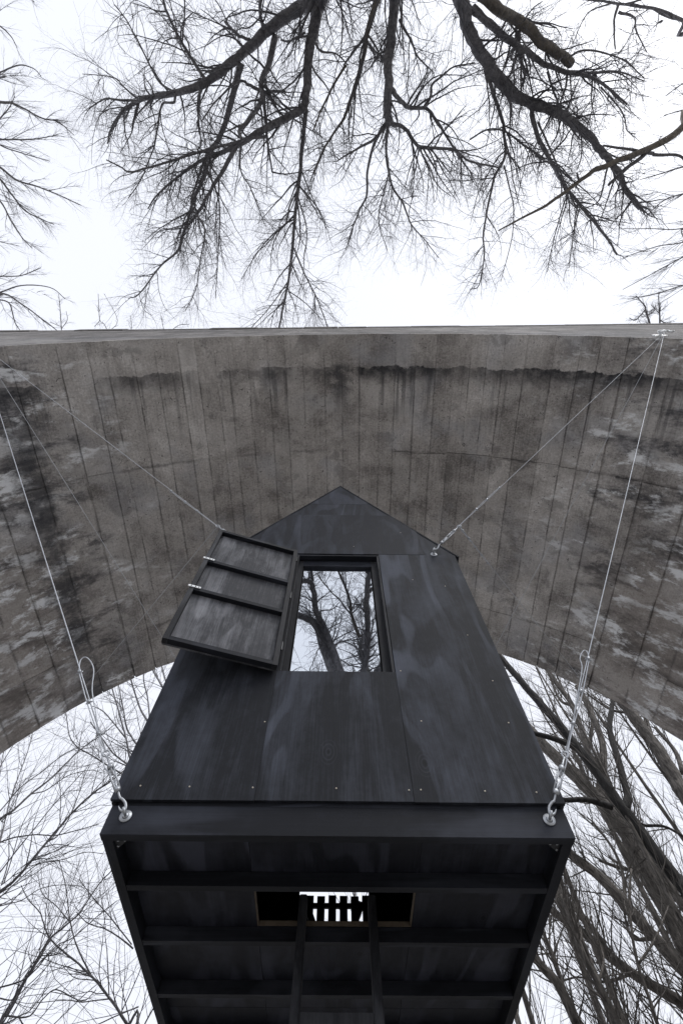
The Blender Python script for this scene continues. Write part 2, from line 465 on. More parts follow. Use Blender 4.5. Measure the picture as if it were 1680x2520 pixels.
# ------------------------------------------------------------------ ground
gx = np.linspace(-1, 1, 121)
gx = np.sign(gx) * (np.abs(gx) ** 2.6) * 900
GX, GY = np.meshgrid(gx, gx, indexing='ij')
rr = np.hypot(GX, GY)
GZ = 0.05 * np.sin(GX * 0.9 + 1) * np.cos(GY * 0.7) + 0.03 * np.sin(GX * 2.3 + GY * 1.7) - 0.04 + np.clip((rr - 60) / 200, 0, 1) * 1.5 * np.sin(GX * .02) * np.cos(GY * .017)
n = len(gx)
ii = (np.arange(n - 1)[:, None] * n + np.arange(n - 1)[None, :]).ravel()
tag(quads_mesh('ground', np.stack([GX, GY, GZ], -1).reshape(-1, 3), np.stack([ii, ii + n, ii + n + 1, ii + 1], -1), M['ground']), kind='structure')

# ------------------------------------------------------------------ viaduct (local frame: y = 0 is its near face)
YAW_B = R(-0.60)
bridge = empty('viaduct', (0, 0.58, 0), YAW_B)
tag(bridge, 'grey board-marked concrete arch viaduct, stained black and white, over the black hut', 'viaduct')
ZC, RA, DEP = 2.24 + CAMZ, 7.76, 6.84       # springing height, radius, width of the bridge
RING = 0.60
ZTOP = 14.05

def conc_mesh(name, V, Q, UV, ST, parent, smooth=False):
    o = quads_mesh(name, V, Q, M['concrete'], parent, smooth)
    me = o.data
    for nm, arr in (('UVMap', UV), ('strip', ST)):
        l = me.uv_layers.new(name=nm)
        li = np.empty(len(me.loops), np.int32); me.loops.foreach_get('vertex_index', li)
        l.data.foreach_set('uv', arr[li].astype(np.float32).ravel())
    return o

def wob(a, b, k=0):
    return (np.sin(a * 7.1 + k) * np.cos(b * 5.3 + 2 * k) + np.sin(a * 15.7 + 1.3 * k + b * 11.9) * .6 + np.sin(a * 31.1 - b * 27.3 + k) * .4) / 2

def barrel_piece(u0, u1, v0, v1, off, gap, parent, name='concrete_strip', rough=0.0, depth=0.07):
    nu = 5; nv = max(3, int((v1 - v0) / 0.22) + 1)
    uu = np.linspace(u0 + gap / 2, u1 - gap / 2, nu)
    vv = np.linspace(v0, v1, nv)
    UU, VV = np.meshgrid(uu, vv, indexing='ij')
    UUj = UU.copy()
    tp_ = np.where(vv < RING, gap * .36, 0.0)
    UUj[0] -= tp_; UUj[-1] += tp_
    UUj[0] += 0.006 * wob(vv * 1.3, vv * 0 + u0, 3); UUj[-1] += 0.006 * wob(vv * 1.3, vv * 0 + u1, 5)
    rad = RA + off + 0.004 * wob(UU, VV, 1) + rough * wob(UU * 0.6, VV * .8, 4)
    def pos(r, U, V): return np.stack([r * np.sin(U / RA), V, ZC + r * np.cos(U / RA)], -1)
    inner = pos(rad, UUj, VV); outer = pos(rad + depth, UUj, VV)
    N = nu * nv
    V = np.vstack([inner.reshape(-1, 3), outer.reshape(-1, 3)])
    i = (np.arange(nu - 1)[:, None] * nv + np.arange(nv - 1)[None, :]).ravel()
    q = [np.stack([i, i + 1, i + nv + 1, i + nv], -1)]
    for row in (0, nu - 1):
        k = row * nv + np.arange(nv - 1); q.append(np.stack([k, k + 1, k + 1 + N, k + N], -1))
    for colm in (0, nv - 1):
        k = np.arange(nu - 1) * nv + colm; q.append(np.stack([k, k + nv, k + nv + N, k + N], -1))
    UV = np.stack([UU, VV], -1).reshape(-1, 2)
    ST = np.stack([(UU - u0) / (u1 - u0), (VV - v0)], -1).reshape(-1, 2)
    return conc_mesh(name, V, np.vstack(q), np.vstack([UV, UV]), np.vstack([ST, ST]), parent)

def strip_edges():
    e = [0.0]
    r = random.Random(4)
    x = 0.0
    while x < 5.15 - 0.3:
        x += r.choice((0.30, 0.36, 0.42, 0.40, 0.48)); e.append(x)
    e[-1] = 5.15
    while x < 11.7:
        x = (e[-1]) + r.choice((0.42, 0.55, 0.7)); e.append(min(x, RA * math.pi / 2))
        x = e[-1]
    return e
ER = strip_edges()
r5 = random.Random(11)
EL = [-q - (r5.uniform(-.07, .07) if 0 < q < 5 and q != 5.15 else 0) for q in ER]
edges_u = sorted(set(EL + ER))
for a, b in zip(edges_u[:-1], edges_u[1:]):
    if b - a < 0.05: continue
    cu = (a + b) / 2; hau = abs(cu) > 5.1
    strong = r5.random()
    gap = 0.0014 if strong < .45 else (0.004 if strong < .8 else 0.009)
    if abs(abs(a) - 5.15) < .01 or abs(abs(b) - 5.15) < .01: gap = 0.02
    cuts = [-0.004 + .006 * r5.uniform(-1, 1), 2.38 + (.03 * r5.uniform(-1, 1)), 6.05 + .04 * r5.uniform(-1, 1), DEP + .37 + (.02 if hau else .009) * r5.uniform(-1, 1)]
    if cu < 1.2 and cu > -4.9: cuts.pop(1)
    if cu < 2.9 and cu > -5.2 and len(cuts) > 2: cuts.pop(-2)
    for v0, v1 in zip(cuts[:-1], cuts[1:]):
        o = 0.004 * r5.uniform(-1, 1) if not hau else 0.016 * r5.uniform(-1, 1)
        barrel_piece(a, b, v0 + (0.005 if v0 > 1 else 0), v1 - (0.005 if v1 < DEP else 0), o + .004, gap, bridge, rough=0.012 if hau else 0.0)

# backing shell behind the strips (the dark of the open joints) and the neighbouring vaults
def shell(name, cx, r, v0, v1, a0=-math.pi / 2, a1=math.pi / 2):
    th = np.linspace(a0, a1, 49)
    vv = np.linspace(v0, v1, 9)
    TH, VV = np.meshgrid(th, vv, indexing='ij')
    P = np.stack([cx + r * np.sin(TH), VV, ZC + r * np.cos(TH)], -1).reshape(-1, 3)
    i = (np.arange(48)[:, None] * 9 + np.arange(8)[None, :]).ravel()
    UV = np.stack([TH * RA + cx * 3.1, VV], -1).reshape(-1, 2)
    conc_mesh(name, P, np.stack([i, i + 1, i + 10, i + 9], -1), UV, np.full_like(UV, .5), bridge)
shell('vault', 0, RA + 0.028, 0.05, DEP - 0.02)
PW = 1.7
for sx in (-1, 1):
    shell('vault', sx * (2 * RA + PW), RA, 0.05, DEP - 0.05)

# face walls: solid slabs with the arch cut out; the slab soffit is the smooth ring seen along the near edge
def face_wall(name, v0, v1, rin):
    xs = []
    th = np.linspace(-math.pi / 2, math.pi / 2, 97)
    cx1 = 2 * RA + PW
    prof = []
    for c in (-cx1, 0, cx1):
        prof += [(c + rin * math.sin(a), ZC + rin * math.cos(a), c, a) for a in th]
    low, uvs = [], []
    pts = [(-cx1 - RA - PW, 0.0)]
    bm = bmesh.new()
    uvl = bm.loops.layers.uv.new('UVMap'); stl = bm.loops.layers.uv.new('strip')
    def quad(ps, uv):
        f = bm.faces.new([bm.verts.new(p) for p in ps])
        for lp, q in zip(f.loops, uv): lp[uvl].uv = q; lp[stl].uv = (.5, .5)
    jit = lambda x: 0.0
    for k in range(len(prof) - 1):
        x0, z0, c0, a0 = prof[k]; x1, z1, c1, a1 = prof[k + 1]
        if c0 != c1:                                    # pier front
            z0 = z1 = 0.0 - .3
        quad([(x0, v0, z0), (x1, v0, z1), (x1, v0, ZTOP), (x0, v0, ZTOP)], [(x0 * .35, z0 * .6 + 20), (x1 * .35, z1 * .6 + 20), (x1 * .35, ZTOP * .6 + 20), (x0 * .35, ZTOP * .6 + 20)])
        quad([(x0, v1, z0), (x0, v1, ZTOP), (x1, v1, ZTOP), (x1, v1, z1)], [(x0, z0 + 40), (x0, ZTOP + 40), (x1, ZTOP + 40), (x1, z1 + 40)])
        if c0 == c1:
            nseg = 4
            for s in range(nseg):
                va = v0 + (v1 - v0) * s / nseg; vb = v0 + (v1 - v0) * (s + 1) / nseg
                off = c0 * 3.1
                quad([(x0, va, z0), (x0, vb, z0), (x1, vb, z1), (x1, va, z1)],
                     [(a0 * RA + off, va), (a0 * RA + off, vb), (a1 * RA + off, vb), (a1 * RA + off, va)])
    bmesh.ops.remove_doubles(bm, verts=bm.verts, dist=1e-4)
    bmesh.ops.recalc_face_normals(bm, faces=bm.faces)
    me = bpy.data.meshes.new(name); bm.to_mesh(me); bm.free()
    me.materials.append(M['face'])
    return link(name, me, bridge)
face_wall('near_face_wall', 0.0, RING - 0.004, RA + 0.045)
face_wall('far_face_wall', DEP + 0.004, DEP + 0.36, RA + 0.045)

def conc_box(name, x0, x1, y0, y1, z0, z1, bevel=0.01, mat='concrete'):
    bm = box_bm(x0, x1, y0, y1, z0, z1)
    bmesh.ops.bevel(bm, geom=list(bm.edges), offset=bevel, segments=1, affect='EDGES')
    bmesh.ops.recalc_face_normals(bm, faces=bm.faces)
    uvl = bm.loops.layers.uv.new('UVMap'); stl = bm.loops.layers.uv.new('strip')
    for f in bm.faces:
        nx, ny, nz = (abs(q) for q in f.normal)
        for lp in f.loops:
            c = lp.vert.co
            lp[uvl].uv = (c.y * .4, c.z + 60) if nx > max(ny, nz) else ((c.x * .4, c.z + 60) if ny > nz else (c.x * .4, c.y + 80))
            lp[stl].uv = (.5, .5)
    me = bpy.data.meshes.new(name); bm.to_mesh(me); bm.free(); me.materials.append(M[mat])
    return link(name, me, bridge)
for sx in (-1, 1):
    x0, x1 = sorted((sx * RA, sx * (RA + PW)))
    conc_box('pier', x0 + .002, x1 - .002, RING, DEP, -0.3, ZC)
    x0, x1 = sorted((sx * (3 * RA + PW), sx * (3 * RA + 2 * PW)))
    conc_box('pier', x0, x1, 0.02, DEP, -0.3, ZTOP - .1)
conc_box('deck', -3 * RA - PW, 3 * RA + PW, RING, DEP, ZTOP - 1.25, ZTOP - 0.95)
# coping stones along the near parapet, each set a little differently
x = -3 * RA - PW
rc = random.Random(3)
while x < 3 * RA + PW:
    L = rc.uniform(0.7, 1.25)
    p = rc.uniform(0.008, 0.03)
    conc_box('coping_stone', x + .004, x + L - .004, -p, RING - .03, ZTOP + .002, ZTOP + 0.36 + rc.uniform(-.02, .02), 0.015, 'face')
    x += L

# ------------------------------------------------------------------ the hut (local: x right, y back, z up; y = 0 front of the beam)
YAW_H = R(0.75)
HX, HY = -0.016, 2.36
hut = empty('suspended_hut', (HX, HY, 0), YAW_H)
tag(hut, 'black plywood hut with pointed gable and open shutter, hung by wires under the arch', 'hut')
def hw(p):      # hut local -> world
    x, y, z = p; c, s = math.cos(YAW_H), math.sin(YAW_H)
    return np.array([HX + x * c - y * s, HY + x * s + y * c, z])
ZB, ZP, ZE, ZA = 3.056, 3.216, 5.820, 7.735
HWD = 1.165; HB = 1.150; DEPH = 3.2
SL = (ZA - ZE) / HWD
def xr(z): return (ZA - z) / SL
g = 0.0007
WX0, WX1, WZ0, WZ1 = -0.420, 0.384, 4.150, 5.806
PY0, PY1 = -0.022, -0.003
panels = {}
panels['l'] = prism('wall_panel', [(-HWD, ZP), (-.432 - g, ZP), (-.432 - g, WZ0 - .004), (WX0 - .004, WZ0 - .004), (WX0 - .004, ZE - g), (-HWD, ZE - g)], PY0, PY1, M['ply'], hut)
panels['c'] = prism('wall_panel', [(-.432 + g, ZP + .002), (.390 - g, ZP + .002), (.390 - g, WZ0), (-.432 + g, WZ0)], PY0 + .001, PY1, M['ply'], hut)
panels['r'] = prism('wall_panel', [(.390 + g, ZP - .002), (HWD, ZP - .002), (HWD, ZE - g), (.390 + g, ZE - g)], PY0 - .001, PY1, M['ply'], hut)
panels['g'] = prism('gable_panel', [(-.85 + g, ZE + g), (.85 - g, ZE + g), (.85 - g, ZE + .315 * SL), (xr(6.78 - g), 6.78 - g), (-xr(6.78 - g), 6.78 - g), (-.85 + g, ZE + .315 * SL)], PY0 - .003, PY1, M['ply_gable'], hut)
for s in (-1, 1):
    prism('gable_panel', [(s * (.85 + g), ZE + g), (s * HWD, ZE + g), (s * (.85 + g), ZE + .315 * SL)], PY0 + .002, PY1, M['ply_gable'], hut)
prism('gable_panel', [(-xr(6.78 + g), 6.78 + g), (xr(6.78 + g), 6.78 + g), (xr(7.12 - g), 7.12 - g), (-xr(7.12 - g), 7.12 - g)], PY0 + .001, PY1, M['ply_gable'], hut)
panels['t'] = prism('gable_panel', [(-xr(7.12 + g), 7.12 + g), (xr(7.12 + g), 7.12 + g), (0, ZA)], PY0, PY1, M['ply_gable'], hut)
# studs behind the seams
box('sole_plate', -1.12, 1.12, 0.0, .05, ZP - .0175, ZP + .03, M['timber'], hut)
for x in (-.432, .390):
    box('stud', x - .03, x + .03, 0.0, .035, ZP + .031, WZ0 - .03, M['timber_z'], hut)
box('stud', .42, .48, 0.0, .035, WZ0 - .03, ZE - .03, M['timber_z'], hut)
box('wall_plate', -1.12, 1.12, 0.0, .035, ZE + .002, ZE + .06, M['timber'], hut)
# side walls, rear wall with its doorway
for s in (-1, 1):
    a, b = sorted((s * (HWD - .004), s * (HWD - .022)))
    box('side_wall', a, b, .0, DEPH, ZP - .004, ZE, M['timber_z'], hut)
DX0, DX1, DZ1 = -.37, .335, 5.25
ry0, ry1 = DEPH - .02, DEPH
box('rear_panel', -HWD + .03, DX0, ry0, ry1, ZP, ZE, M['timber_z'], hut)
box('rear_panel', DX1, HWD - .03, ry0, ry1, ZP, ZE, M['timber_z'], hut)
box('rear_panel', DX0 + .001, DX1 - .001, ry0, ry1, DZ1, ZE, M['timber_z'], hut)
prism('rear_gable', [(-HWD + .03, ZE + .002), (HWD - .03, ZE + .002), (0, ZA - .04)], ry0, ry1, M['timber_z'], hut)
# roof slabs with a thin dark edge standing proud of the gable
for s in (-1, 1):
    n_ = np.array([SL, 1.0]) / math.hypot(SL, 1); t_ = .018; ov = .030
    d_ = np.array([1.0, -SL]) / math.hypot(SL, 1)
    A = np.array([0.0, ZA + .003]); B = np.array([HWD, ZE + .003]) + d_ * .045
    pts = [A, B, B + n_ * t_, np.array([0, ZA + .003 + t_ / n_[1]])]
    prism('roof_slab', [(s * (p[0] + (.001)), p[1]) for p in pts], PY0 - .004, DEPH + .03, M['timber_y'], hut)
# interior lining keeps the room dark as painted
# floor frame
box('rim_beam', -HB, HB, 0.0, .05, ZB, ZP - .018, M['timber'], hut, .004)
box('rim_beam', -HB, HB, DEPH - .05, DEPH - .002, ZB, ZP - .018, M['timber'], hut, .004)
for s in (-1, 1):
    a, b = sorted((s * (HB - .002), s * (HB - .052)))
    box('rim_beam', a, b, .052, DEPH - .052, ZB + .002, ZP - .020, M['timber_y'], hut, .004)
JZ = ZB + .074
for y in (.420, .945, 1.545, 2.14, 2.70):
    box('joist', -HB + .055, HB - .055, y, y + .046, ZB + .003, JZ - .002, M['timber'], hut, .002)
# deck boards round the hatch
HX0, HX1, HYa, HYb = -.455, .430, .466, .935
for (x0, x1, y0, y1) in ((-HB + .054, HX0 - .0025, .053, 1.9), (HX0 + .0, HX1, .053, HYa - .003), (HX0, HX1, HYb + .003, 1.9), (HX1 + .0025, HB - .054, .053, 1.9),
                         (-HB + .054, HX0 - .0025, 1.904, DEPH - .054), (HX0, HX1, 1.904, DEPH - .054), (HX1 + .0025, HB - .054, 1.904, DEPH - .054)):
    box('deck_board', x0, x1, y0, y1, JZ, JZ + .021, M['deck'], hut, .001)
box('hatch_edge', HX0 + .0, HX0 + .006, HYa + .01, HYb - .004, JZ - .001, JZ + .0225, M['rawwood'], hut, 0)
box('hatch_edge', HX1 - .006, HX1, HYa + .01, HYb - .004, JZ - .001, JZ + .0225, M['rawwood'], hut, 0)
box('hatch_edge', HX0 + .0005, HX1 - .0005, HYb - .003, HYb + .0025, JZ - .001, JZ + .0225, M['rawwood'], hut, 0)
# corner brackets in the floor frame
for s in (-1, 1):
    bm = bmesh.new()
    x = s * (HB - .056)
    vs = [(x, .052, ZB + .012), (x - s * .075, .052, ZB + .012), (x, .135, ZB + .012)]
    lo = [bm.verts.new(v) for v in vs]; hi = [bm.verts.new((v[0], v[1], v[2] + .004)) for v in vs]
    bm.faces.new(lo); bm.faces.new(hi)
    for i in range(3): bm.faces.new((lo[i], lo[(i + 1) % 3], hi[(i + 1) % 3], hi[i]))
    br = mesh_obj('corner_bracket', bm, M['bracket'], hut)
    for (dx, dy) in ((-.018, .012), (-.052, .010), (-.012, .055)):
        b2 = bmesh.new(); bmesh.ops.create_cone(b2, cap_ends=True, segments=10, radius1=.0055, radius2=.004, depth=.004, matrix=Matrix.Translation((x + s * dx, .052 + dy, ZB + .010)))
        mesh_obj('bolt_head', b2, M['steel'], br)

# screws: small pale heads on the panels
def screw(px_, pz_, panel, y=PY0, tilt=0.0):
    bm = bmesh.new()
    bmesh.ops.create_cone(bm, cap_ends=True, segments=12, radius1=.0048, radius2=.0036, depth=.003, matrix=Matrix.Translation((px_, y - .0012, pz_)) @ Matrix.Rotation(R(90), 4, 'X'))
    return mesh_obj('screw', bm, M['brass'], panel)
def hit(px, py, y=2.338):
    p = on_y(px, py, y)
    return p[0] - HX, p[2]
for (q, lst) in (('l', ((347, 1938), (467, 1939), (627, 1940), (678, 1778))), ('c', ((827, 1940), (1008, 1943))), ('r', ((1035, 1942), (1193, 1944), (1320, 1946), (1006 + 30, 1773), (1251, 1775), (1212, 1672), (1150, 1560), (1095, 1440), (1015, 1425), (985, 1650))),
                 ('g', ((985, 1310), (870, 1345)))):
    for px, py in lst:
        x_, z_ = hit(px, py)
        lim = {'l': (-HWD + .02, -.45), 'c': (-.41, .37), 'r': (.41, HWD - .02), 'g': (-.8, .8)}[q]
        screw(min(max(x_, lim[0]), lim[1]), z_, panels[q], {'r': PY0 - .001, 'g': PY0 - .003}.get(q, PY0))

# window: reveal, frame, glass
win = empty('window'); win.parent = hut
FW, FY0, FY1 = .056, .045, .105
box('reveal', WX0 - .002, WX0 + .014, PY0 + .004, FY0 - .001, WZ0, WZ1, M['timber_z'], win)
box('reveal', WX1 - .014, WX1 + .002, PY0 + .004, FY0 - .001, WZ0, WZ1, M['timber_z'], win)
box('reveal', WX0 + .015, WX1 - .015, PY0 + .004, FY0 - .001, WZ1 - .016, WZ1, M['timber'], win)
box('frame_stile', WX0, WX0 + FW, FY0, FY1, WZ0, WZ1, M['timber_z'], win)
box('frame_stile', WX1 - FW - .014, WX1, FY0, FY1, WZ0, WZ1, M['timber_z'], win)
box('frame_rail', WX0 + FW + .001, WX1 - FW - .015, FY0 + .001, FY1, WZ1 - .115, WZ1, M['timber'], win)
box('frame_rail', WX0 + FW + .001, WX1 - FW - .015, FY0 + .001, FY1, WZ0 - .06, WZ0 + .012, M['timber'], win)
bx0, bx1 = WX0 + FW, WX1 - FW - .014
box('bead', bx0 - .001, bx0 + .010, FY0 + .012, FY0 + .026, WZ0 + .012, WZ1 - .115, M['black'], win, .001)
box('bead', bx1 - .010, bx1 + .001, FY0 + .012, FY0 + .026, WZ0 + .012, WZ1 - .115, M['black'], win, .001)
box('pane', WX0 + FW - .004, WX1 - FW - .010, FY0 + .028, FY0 + .034, WZ0 + .008, WZ1 - .111, M['glass'], win, 0)

# shutter, hinged on the left jamb and swung out: its framed inner face shows
sh = empty('shutter', (WX0 - .012, PY0 - .030, 0), R(180 + 17.5) - YAW_H)
sh.parent = hut
# local: x outwards from the hinge, +y towards the viewer side (rotated), z up
SLN, SZ0, SZ1 = .785, 4.120, 5.752
def sbox(name, x0, x1, y0, y1, z0, z1, mat, bev=.003): return box(name, x0, x1, y0, y1, z0, z1, mat, sh, bev)
sbox('shutter_board', .004, SLN - .004, -.016, 0.0, SZ0 + .004, SZ1 - .004, M['ply_shutter'])
fy = .046
sbox('shutter_stile', 0, .036, .001, fy, SZ0, SZ1, M['timber_z'])
sbox('shutter_stile', SLN - .036, SLN, .001, fy, SZ0, SZ1, M['timber_z'])
sbox('shutter_rail', .0365, SLN - .0365, .001, fy - .001, SZ1 - .036, SZ1 - .001, M['timber'])
sbox('shutter_rail', .0365, SLN - .0365, .001, fy - .001, SZ0 + .001, SZ0 + .036, M['timber'])
for z in (5.170, 4.732):
    sbox('batten', .0365, SLN - .0365, .001, fy - .004, z - .018, z + .018, M['timber'])
    lt = sbox('latch', SLN - .085, SLN + .012, fy + .001, fy + .007, z + .002, z + .022, M['alu'], .002)
    lt.rotation_euler = (0, 0, 0)
    for dx in (-.07, -.045, -.012):
        b2 = bmesh.new(); bmesh.ops.create_cone(b2, cap_ends=True, segments=8, radius1=.005, radius2=.004, depth=.003, matrix=Matrix.Translation((SLN + dx, fy + .008, z + .012)) @ Matrix.Rotation(R(-90), 4, 'X'))
        mesh_obj('latch_screw', b2, M['bracket'], lt) if False else mesh_obj('latch_screw', b2, M['bracket'], sh)
for z in (4.35, 5.0, 5.62):
    b2 = bmesh.new(); bmesh.ops.create_cone(b2, cap_ends=True, segments=10, radius1=.009, radius2=.009, depth=.085, matrix=Matrix.Translation((-.006, .02, z)))
    mesh_obj('hinge', b2, M['bracket'], sh)

# slatted gate in the rear doorway, seen up through the hatch
gt = empty('gate'); gt.parent = hut
GZ1 = 4.42; gy = DEPH - .045
for k in range(7):
    x = DX0 - .045 + k * .1135
    box('slat', x, x + .079, gy, gy + .018, ZB + .16, GZ1 - .004 * (k % 3), M['timber_z'], gt, .002)
box('gate_rail', DX0 - .02, DX1 + .02, gy - .034, gy - .001, 4.298, 4.336, M['timber'], gt, .002)
box('gate_rail', DX0 - .02, DX1 + .02, gy - .034, gy - .001, 3.30, 3.365, M['timber'], gt, .002)
for s in (-1, 1):
    beam_between('brace', (s * .28 - .02, gy - .05, 4.33), (s * .03 - .02, gy - .05, 3.80), .06, .03, M['timber_z'], gt, up=(0, 1, 0))

# ladder hanging through the hatch down to the ground
ld = empty('ladder', (HX + .03, 0, 0), YAW_H)
tag(ld, 'dark wooden ladder leaning into the floor hatch beneath the black hut', 'ladder')
lt0, lb0 = np.array([0, 3.275, 1.655 + CAMZ]), np.array([0, 2.66, -0.03])
for s in (-1, 1):
    beam_between('stile', lb0 + (s * .203 + .005, 0, 0), lt0 + (s * .203 + .005, 0, 0), .048, .085, M['timber_z'], ld, up=(0, 1, 0.2), bevel=.008)
for zt in np.arange(.35, 3.0, .295):
    f_ = (zt + .03) / (lt0[2] + .03); c_ = lb0 + (lt0 - lb0) * f_
    box('tread', -.178 + .005, .178 + .005, c_[1] - .035, c_[1] + .045, zt - .062, zt, M['timber_z'], ld, .003)

# ------------------------------------------------------------------ wire stays and their fittings
def frame_of(d):
    d = np.asarray(d, float) / np.linalg.norm(d)
    s = np.cross(d, (0, 1, 0)); s /= np.linalg.norm(s)
    return d, s, np.cross(s, d)
def ring_pts(c, a, b, r, a0=0.0, a1=2 * math.pi, n=20, ry=None):
    th = np.linspace(a0, a1, n)[:, None]
    return np.asarray(c) + np.asarray(a) * np.cos(th) * r + np.asarray(b) * np.sin(th) * (ry or r)

def eyebolt(p, nrm_, upv, k=1.0):
    """washer + shank + ring fixed in the hut at p (hut part)"""
    p = np.asarray(p); nv = np.asarray(nrm_, float); up = np.asarray(upv, float); up /= np.linalg.norm(up)
    root = empty('eyebolt'); root.parent = hut
    inv = Matrix.Rotation(-YAW_H, 4, 'Z') @ Matrix.Translation((-HX, -HY, 0))
    root.matrix_parent_inverse = inv
    tube('washer', [p + nv * .001, p + nv * .005], [.031 * k, .029 * k], 28, M['steel'], root)
    tube('collar', [p + nv * .0055, p + nv * .013], [.017 * k, .012 * k], 18, M['steel'], root)
    c = p + nv * .036 * k
    tube('ring', ring_pts(c, nv, up, .020 * k, R(180), R(540), 26, ry=.015 * k), .0068 * k, 10, M['steel'], root)
    return c + up * .006 * k + nv * .014 * k

def stay(A, B, rw, label, group, k=1.0, body=(.10, .25), eye=.325, clips=(.5, .7, .95), loops=True, loopk=1.0, fit=True, side=1, sag=0.0, chain=False):
    """A = hut end, B = bridge end"""
    A = np.asarray(A, float); B = np.asarray(B, float)
    L = np.linalg.norm(B - A)
    d, s, t = frame_of(B - A)
    root = empty('stay_wire', tuple(A))
    tag(root, label, 'wire', group)
    def T(name, P, r, n=8, parent=root, mat=M['steel']):
        o = tube(name, np.asarray(P) - A, r, n, mat, parent)
        return o
    start = A
    if fit:
        b0, b1 = body
        tb = empty('turnbuckle'); tb.parent = root
        hk = [A + d * b0, A + d * (b0 * .62), A + d * (b0 * .5) - s * side * .008 * k, A + d * (b0 * .22) - s * side * .017 * k, A - d * .004 - s * side * .010 * k, A - d * .010 + s * side * .004 * k, A + d * .004 + s * side * .017 * k, A + d * .026 + s * side * .020 * k]
        hp = spline(hk, 5)
        T('hook', hp, np.interp(np.linspace(0, 1, len(hp)), [0, .5, .75, 1], [.006, .0085, .0085, .0022]) * k, 9, tb)
        for q in (-1, 1):
            T('side_bar', [A + d * (b0 + .006) + s * q * .0145 * k, A + d * (b1 - .006) + s * q * .0145 * k], .0052 * k, 8, tb)
        T('end_nut', [A + d * (b0 - .004), A + d * (b0 + .018)], [.017 * k, .019 * k], 12, tb)
        T('end_nut', [A + d * (b1 - .018), A + d * (b1 + .004)], [.019 * k, .017 * k], 12, tb)
        T('threaded_rod', [A + d * b0, A + d * (b0 + (b1 - b0) * .42)], .0068 * k, 8, tb)
        T('threaded_rod', [A + d * (b0 + (b1 - b0) * .62), A + d * (eye - .02 * k)], .0068 * k, 8, tb)
        T('eye', ring_pts(A + d * eye, s, d, .019 * k, R(-90), R(270), 24), .0055 * k, 9, tb)
        start = A + d * (eye + .014 * k)
    ts = np.linspace(0, 1, 14)
    P = start + (B - start) * ts[:, None]
    P[:, 2] -= sag * 4 * ts * (1 - ts)
    T('wire', P, rw, 8, root, M['wire'])
    if clips:
        c1 = clips[-1]
        # returned tail lying along the standing wire
        off = s * side * .011 * k
        tail = [start - d * .004, start + d * .05 + off * .6, A + d * clips[0] + off, A + d * ((clips[0] + clips[-1]) / 2) + off * 1.6, A + d * c1 + off]
        T('tail', spline(tail, 6), rw * .95, 7, root, M['wire'])
        for c in clips:
            cp = A + d * c + off * .5
            cl = T('wire_clip', [cp - d * .011 * k, cp + d * .011 * k], .0125 * k, 10)
            u = t * .012 * k
            T('clip_bolt', [cp - s * .022 * k + u, cp + s * .022 * k + u], .0048 * k, 8, root)
        if loops:
            o = s * side * -.55 * loopk
            lp = [A + d * c1 + off, A + d * (c1 + .10 * loopk) + o * .04, A + d * (c1 + .10 * loopk) + o * .12, A + d * (c1 - .02) + o * .15, A + d * (c1 - .20 * loopk) + o * .06, A + d * (clips[0] + .12) + o * .018, A + d * (clips[0] + .02) - o * .012,
                  A + d * (eye + .07) - o * .03, A + d * (body[1] + .01) - o * .055, A + d * (body[1] - .045) - o * .02]
            T('slack_loop', spline(lp, 8), rw * .95, 7, root, M['wire'])
    return root

def anchor(p, label):
    p = np.asarray(p, float)
    r = empty('wall_anchor', tuple(p))
    r.scale = (1.3, 1.3, 1.3)
    tag(r, label, 'anchor', 'bolted wire anchors on the viaduct face')
    def T(name, P, rad, n=10): return tube(name, P, rad, n, M['alu'], r)
    T('bolt', [(0, .03, 0), (0, -.06, 0)], .016, 10)
    T('nut', [(0, -.035, 0), (0, -.058, 0)], .030, 6)
    box('plate', -.07, .07, -.012, .004, -.05, .05, M['alu'], r, .004)
    T('ring', ring_pts((0, -.06, -.05), (1, 0, 0), (0, .2, 1), .055, 0, 2 * math.pi, 24), .012, 8)
    for q in (-1, 1):
        T('shackle', ring_pts((q * .035, -.06, -.13), (1, 0, 0), (0, .1, 1), .026, R(0), R(360), 18, ry=.055), .010, 8)
    return r

def on_face(px, py):
    """pixel -> point on the near face of the viaduct (yawed plane)"""
    c, s = math.cos(YAW_B), math.sin(YAW_B)
    a = (px - 840) / F; v = (1260 - py) / F
    d = np.array([a, CE - SE * v, SE + CE * v])
    nv = np.array([-s, c, 0])
    return d * (0.58 * c) / d.dot(nv) + np.array([0, 0, CAMZ])

upw = lambda A, B: (np.asarray(B) - np.asarray(A)) / np.linalg.norm(np.asarray(B) - np.asarray(A))
AR = np.array([5.17, 0.44, 9.70]); AL = np.array([-5.6, 0.56, 9.32])
anchor(AR + (0, .06, .1), 'small bright bolted anchor on the viaduct face where three wires meet')
anchor(AL + (0, .06, .1), 'bolted anchor on the viaduct face out past the left edge, holding wires')
fn = hw((0, -1, 0)) - hw((0, 0, 0))
# lower front stays
for sgn, B, lab in ((1, AR, 'thick stay wire with turnbuckle and slack loop on the right end of the beam'),
                    (-1, AL, 'thick stay wire with turnbuckle and slack loop on the left end of the beam')):
    p = hw((1.056 * sgn + (.0 if sgn > 0 else -.004), -.001, 3.143))
    e = eyebolt(p, fn, (B - p) * np.array([1, 0, 1]))
    stay(e, B, .0036, lab, 'stay wires holding the hut', .86, clips=(.53, .76, 1.02) if sgn > 0 else (.46, .69, .93), side=-1 if sgn > 0 else 1, loopk=.5 if sgn > 0 else .85)
